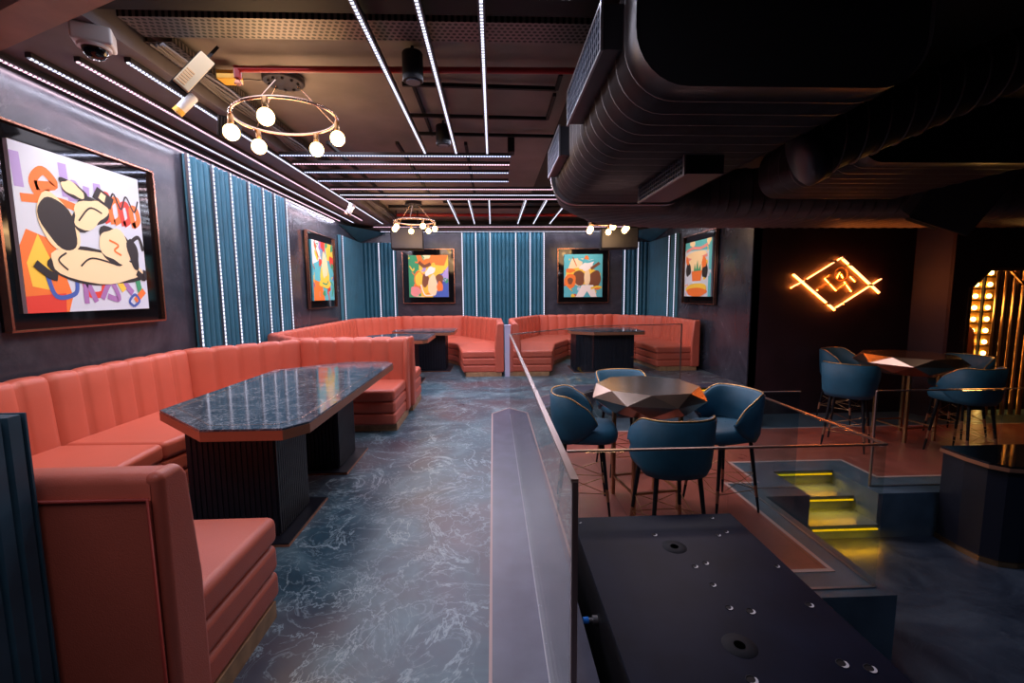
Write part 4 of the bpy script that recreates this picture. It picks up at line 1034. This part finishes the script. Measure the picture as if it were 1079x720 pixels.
HX = [(0.918, 2.428, 1), (1.284, 2.404, .9), (1.347, 2.437, .9), (1.343, 2.601, .8), (1.085, 2.145, 1), (1.017, 2.12, 1), (1.037, 1.972, 1), (1.434, 2.098, .9), (1.033, 1.815, 1),
      (1.116, 1.788, 1.2), (1.4, 1.813, 1.1), (0.92, 1.445, 1.3), (1.3, 1.498, 1.3), (1.386, 1.471, 1.3), (0.512, 2.59, .7)]
for (x, y, k) in HX:
    rr = 0.0165 * k
    g = MB(); g.lathe([(rr, 0.0), (rr, 0.0018), (rr * 0.80, 0.0018), (rr * 0.80, 0.0003)], (x, y, zt), 16, 0, cap=False)
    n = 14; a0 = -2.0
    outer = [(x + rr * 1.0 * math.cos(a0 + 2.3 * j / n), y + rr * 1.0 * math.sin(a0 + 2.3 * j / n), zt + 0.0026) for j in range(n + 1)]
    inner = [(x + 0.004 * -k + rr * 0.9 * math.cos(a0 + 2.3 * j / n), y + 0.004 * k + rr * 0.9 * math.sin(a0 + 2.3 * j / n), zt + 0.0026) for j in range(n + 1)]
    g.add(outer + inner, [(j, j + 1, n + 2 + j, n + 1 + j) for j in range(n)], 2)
    g.lathe([(rr * 0.8, 0.0004), (rr * 0.01, 0.0005)], (x, y, zt), 16, 1, cap=False)
    g.build('hole', [M['disc'], M['black'], M['hole_rim']], r)
for (x, y) in ((0.985, 2.302), (0.963, 1.604)):
    g = MB(); g.lathe([(0.066, 0.0), (0.064, 0.002), (0.024, 0.002), (0.001, 0.0022)], (x, y, zt), 32, 0, cap=False); g.lathe([(0.022, 0.0035), (0.001, 0.0036)], (x, y, zt), 16, 1, cap=False)
    g.build('cable_port', [M['disc'], M['hole']], r)
g = MB(); cy = 2.05; cz = -0.02 - ZD
g.tube([(0.50, cy, cz), (0.475, cy, cz)], 0.022, 14, 0); g.tube([(0.475, cy, cz), (0.455, cy, cz)], 0.012, 12, 0); g.tube([(0.455, cy, cz), (0.428, cy, cz)], 0.016, 14, 1)
g.build('cable_connector', [M['steel'], M['bluecap']], r)['label'] = 'steel connector with a bright blue cap'

# ------------------------------------------------------------------ bar counter at right
r = empty('bar_counter', 'black bar counter with chamfered end and glossy top at right', 'bar counter', (0, 0, ZD))
CP = [(4.62, 4.28), (4.60, 4.05), (4.62, 3.86), (4.70, 3.76), (4.84, 3.72), (9.7, 3.72), (9.7, 4.28)]
def infl(P, k): 
    return [(x - (k if x < 9 else 0), y - (k if y < 4.2 else 0)) for x, y in P]
g = MB(); g.prism(CP, 0.05, 0.93); g.build('body', M['blackp'], r)
g = MB(); g.prism(infl(CP, 0.012), 0.0, 0.05); g.build('brass_kick', M['brass'], r)
g = MB(); g.prism(infl(CP, 0.04), 0.93, 0.965); g.build('copper_edge', M['copper'], r)
g = MB(); g.prism(infl(CP, 0.035), 0.965, 0.985); g.build('counter_top', M['gloss'], r)

# ------------------------------------------------------------------ neon sign
r = empty('neon_sign', 'glowing amber diamond neon sign on the dark plum wall', 'neon sign', (5.72, YS, 1.76))
def N2(px, py):   # sign plane from picture coordinates of the lettering
    vx, vy, vz = px - 539.5, py - 360, 472.0
    X = vx * Rr[0] + vy * Rr[1] + vz * Rr[2]; Y = vx * Rf[0] + vy * Rf[1] + vz * Rf[2]; Zz = -(vx * Rd[0] + vy * Rd[1] + vz * Rd[2])
    t = (YS - 0.06) / Y; return (X * t - 5.72, -0.06, Zz * t + 1.6 - 1.76)
def q(x, y): return N2(820 + x / 9.0, 260 + y / 9.0)
segs = [((255, 320), (620, 95)), ((620, 115), (965, 435)), ((150, 260), (545, 600)), ((550, 580), (980, 305)), ((130, 385), (255, 320))]
g = MB(); gb = MB()
for a, c in segs:
    A, C_ = q(*a), q(*c); g.tube([A, C_], 0.009, 8); gb.tube([(A[0], -0.03, A[2] - 0.01), (C_[0], -0.03, C_[2] - 0.01)], 0.010, 6)
g.build('diamond_tubes', M['neon'], r)
g2 = MB()
ctr = q(598, 262); R_ = 0.105
g2.tube([(ctr[0] + R_ * math.cos(2 * PI * k / 24), -0.06, ctr[2] + R_ * math.sin(2 * PI * k / 24)) for k in range(24)], 0.011, 8, closed=True)
for a, c in (((455, 300), (560, 410)), ((380, 410), (500, 340)), ((640, 330), (705, 420)), ((560, 410), (650, 350)), ((600, 240), (570, 290)), ((600, 240), (625, 290)), ((455, 300), (500, 268)), ((695, 280), (740, 325))):
    A, C_ = q(*a), q(*c); g2.tube([A, C_], 0.012, 8); gb.tube([(A[0], -0.03, A[2] - 0.01), (C_[0], -0.03, C_[2] - 0.01)], 0.009, 6)
g2.build('monogram', M['brass'], r)
gb.build('back_glow_tubes', M['neon_b'], r)
# small brass end clips
g = MB()
for a in ((255, 320), (620, 100), (880, 365), (550, 590), (540, 140), (470, 540), (680, 170), (630, 540)):
    A = q(*a); g.box(A[0] - 0.02, -0.078, A[2] - 0.02, A[0] + 0.02, 0.0, A[2] + 0.02)
g.build('brass_clips', M['brass'], r)

# ------------------------------------------------------------------ portal at right edge
r = empty('portal_frame', 'brass octagonal portal frame with vertical poles at right edge', 'portal', (0, 0, 0))
OC = [(PX0, ZM), (PX0, PZC), (PC0, PZT), (PC1, PZT), (PX1, PZC), (PX1, ZM)]
for i in range(len(OC) - 1):
    g = MB(); g.beam((OC[i][0], 6.795, OC[i][1]), (OC[i + 1][0], 6.795, OC[i + 1][1]), 0.05, 0.03, up=(0, 1, 0)); g.build('frame_bar', M['brass'], r)
for k, x in enumerate((8.27, 8.42, 8.57, 8.72, 8.86)):
    g = MB(); g.tube([(x, 7.05, ZM), (x, 7.05, 2.1)], 0.032, 12); g.build('pole', M['brass'], r)
g = MB(); g.beam((8.35, 6.95, 1.90), (8.75, 6.95, 1.53), 0.03, 0.03); g.build('diagonal_bar', M['brass'], r)
r = empty('bulb_wall', 'amber mirrored panel with rows of glowing bulbs inside the portal', 'light panel', (0, 0, 0))
g = MB(); g.box(8.1, 7.70, ZM, 8.98, 7.74, 2.2); g.build('panel', M['amberp'], r)
for k in range(12):
    z = 1.90 - 0.205 * k
    g = MB(); g.box(8.1, 7.64, z - 0.085, 8.98, 7.70, z - 0.06); g.build('shelf', M['brass'], r)
    for x in (8.37, 8.57, 8.82):
        g = MB(); g.lathe([(0.004, -0.04), (0.028, -0.028), (0.036, 0), (0.028, 0.028), (0.004, 0.04)], (x, 7.65, z), 10); g.build('bulb', M['portal'], r)
g = MB(); g.box(8.66, 7.60, ZM, 8.69, 7.64, 2.2); g.build('post', M['black'], r)
g = MB(); g.add([(8.15, 7.5, ZM), (8.55, 7.5, ZM), (8.44, 7.5, 0.90), (8.15, 7.5, 1.12), (8.15, 7.58, ZM), (8.55, 7.58, ZM), (8.44, 7.58, 0.90), (8.15, 7.58, 1.12)],
    [(0, 1, 2, 3), (7, 6, 5, 4), (0, 4, 5, 1), (1, 5, 6, 2), (2, 6, 7, 3), (3, 7, 4, 0)])
g.build('maroon_drape', M['maroon'], r)

# ------------------------------------------------------------------ lights
def area(name, loc, size, sy, power, col, rot=(0, 0, 0)):
    ld = bpy.data.lights.new(name, 'AREA'); ld.shape = 'RECTANGLE'; ld.size = size; ld.size_y = sy; ld.energy = power; ld.color = col
    lo = bpy.data.objects.new(name, ld); lo.location = loc; lo.rotation_euler = rot; COL.objects.link(lo); return lo
def spot(name, loc, tgt, power, col, ang=50, blend=0.6, size=0.05):
    ld = bpy.data.lights.new(name, 'SPOT'); ld.energy = power; ld.color = col; ld.spot_size = math.radians(ang); ld.spot_blend = blend; ld.shadow_soft_size = size
    lo = bpy.data.objects.new(name, ld); lo.location = loc; d = Vector(tgt) - Vector(loc); lo.rotation_euler = d.to_track_quat('-Z', 'Y').to_euler(); COL.objects.link(lo); return lo
area('near_ceiling_light', (-1.2, 0.4, 3.3), 2.2, 1.4, 24, (0.92, 0.84, 1.0))
area('aisle_fill', (-1.9, 4.6, 3.40), 0.9, 3.2, 20, (0.90, 0.86, 1.0))  # unseen area fill added to raise the ambient level around the near booth
area('aisle_fill', (-0.6, 9.6, 3.40), 3.0, 2.0, 34, (0.90, 0.84, 1.0))  # second added fill without a fitting, brightens the far booths
area('terrace_fill', (2.2, 5.2, 2.45), 1.3, 0.5, 46, (1.0, 0.78, 0.82))  # added fill just below the duct, lifts the terrace; no lamp hangs here
# picture spots
spot('picture_spot', (-2.45, 3.6, 3.25), (XL, 4.08, 2.05), 26, (1.0, 0.84, 0.66), 62)
spot('picture_spot', (-2.5, 8.6, 3.2), (XL, 9.3, 2.05), 34, (1.0, 0.82, 0.62), 62)
spot('picture_spot', (-1.65, 11.1, 3.2), (-1.7, YB, 2.1), 36, (1.0, 0.80, 0.58), 74)
spot('picture_spot', (2.4, 11.1, 3.2), (2.45, YB, 2.1), 40, (1.0, 0.80, 0.58), 74)
spot('picture_spot', (3.2, 8.9, 3.2), (XR, 9.2, 2.1), 40, (1.0, 0.84, 0.66), 70)
spot('booth_spot', (-1.3, 3.2, 3.3), (-3.1, 3.6, 0.7), 80, (1.0, 0.78, 0.62), 75, 0.8, 0.1)
spot('booth_spot', (-1.2, 8.6, 3.25), (-2.9, 9.6, 0.8), 70, (1.0, 0.75, 0.55), 75, 0.8, 0.1)
spot('terrace_spot', (1.0, 5.6, 3.2), (1.6, 4.2, -0.2), 150, (1.0, 0.78, 0.74), 80, 0.8, 0.15)
spot('terrace_spot', (5.6, 4.9, 3.2), (5.8, 5.8, 0.0), 22, (1.0, 0.75, 0.62), 80, 0.8, 0.15)
spot('dance_floor_wash', (4.6, 1.6, 2.4), (4.2, 2.4, -1.0), 55, (0.42, 0.6, 1.0), 120, 0.9, 0.3)
ld = bpy.data.lights.new('portal_glow', 'POINT'); ld.energy = 26; ld.color = (1.0, 0.5, 0.12); ld.shadow_soft_size = 0.2
lo = bpy.data.objects.new('portal_glow', ld); lo.location = (8.1, 7.3, 1.3); COL.objects.link(lo)

w = bpy.data.worlds.new('world'); sc.world = w; w.use_nodes = True
w.node_tree.nodes['Background'].inputs[0].default_value = (0.012, 0.014, 0.02, 1); w.node_tree.nodes['Background'].inputs[1].default_value = 1.0
sc.view_settings.view_transform = 'Standard'; sc.view_settings.look = 'None'; sc.view_settings.gamma = 1.0; sc.view_settings.use_curve_mapping = False
sc.view_settings.exposure = 0.0
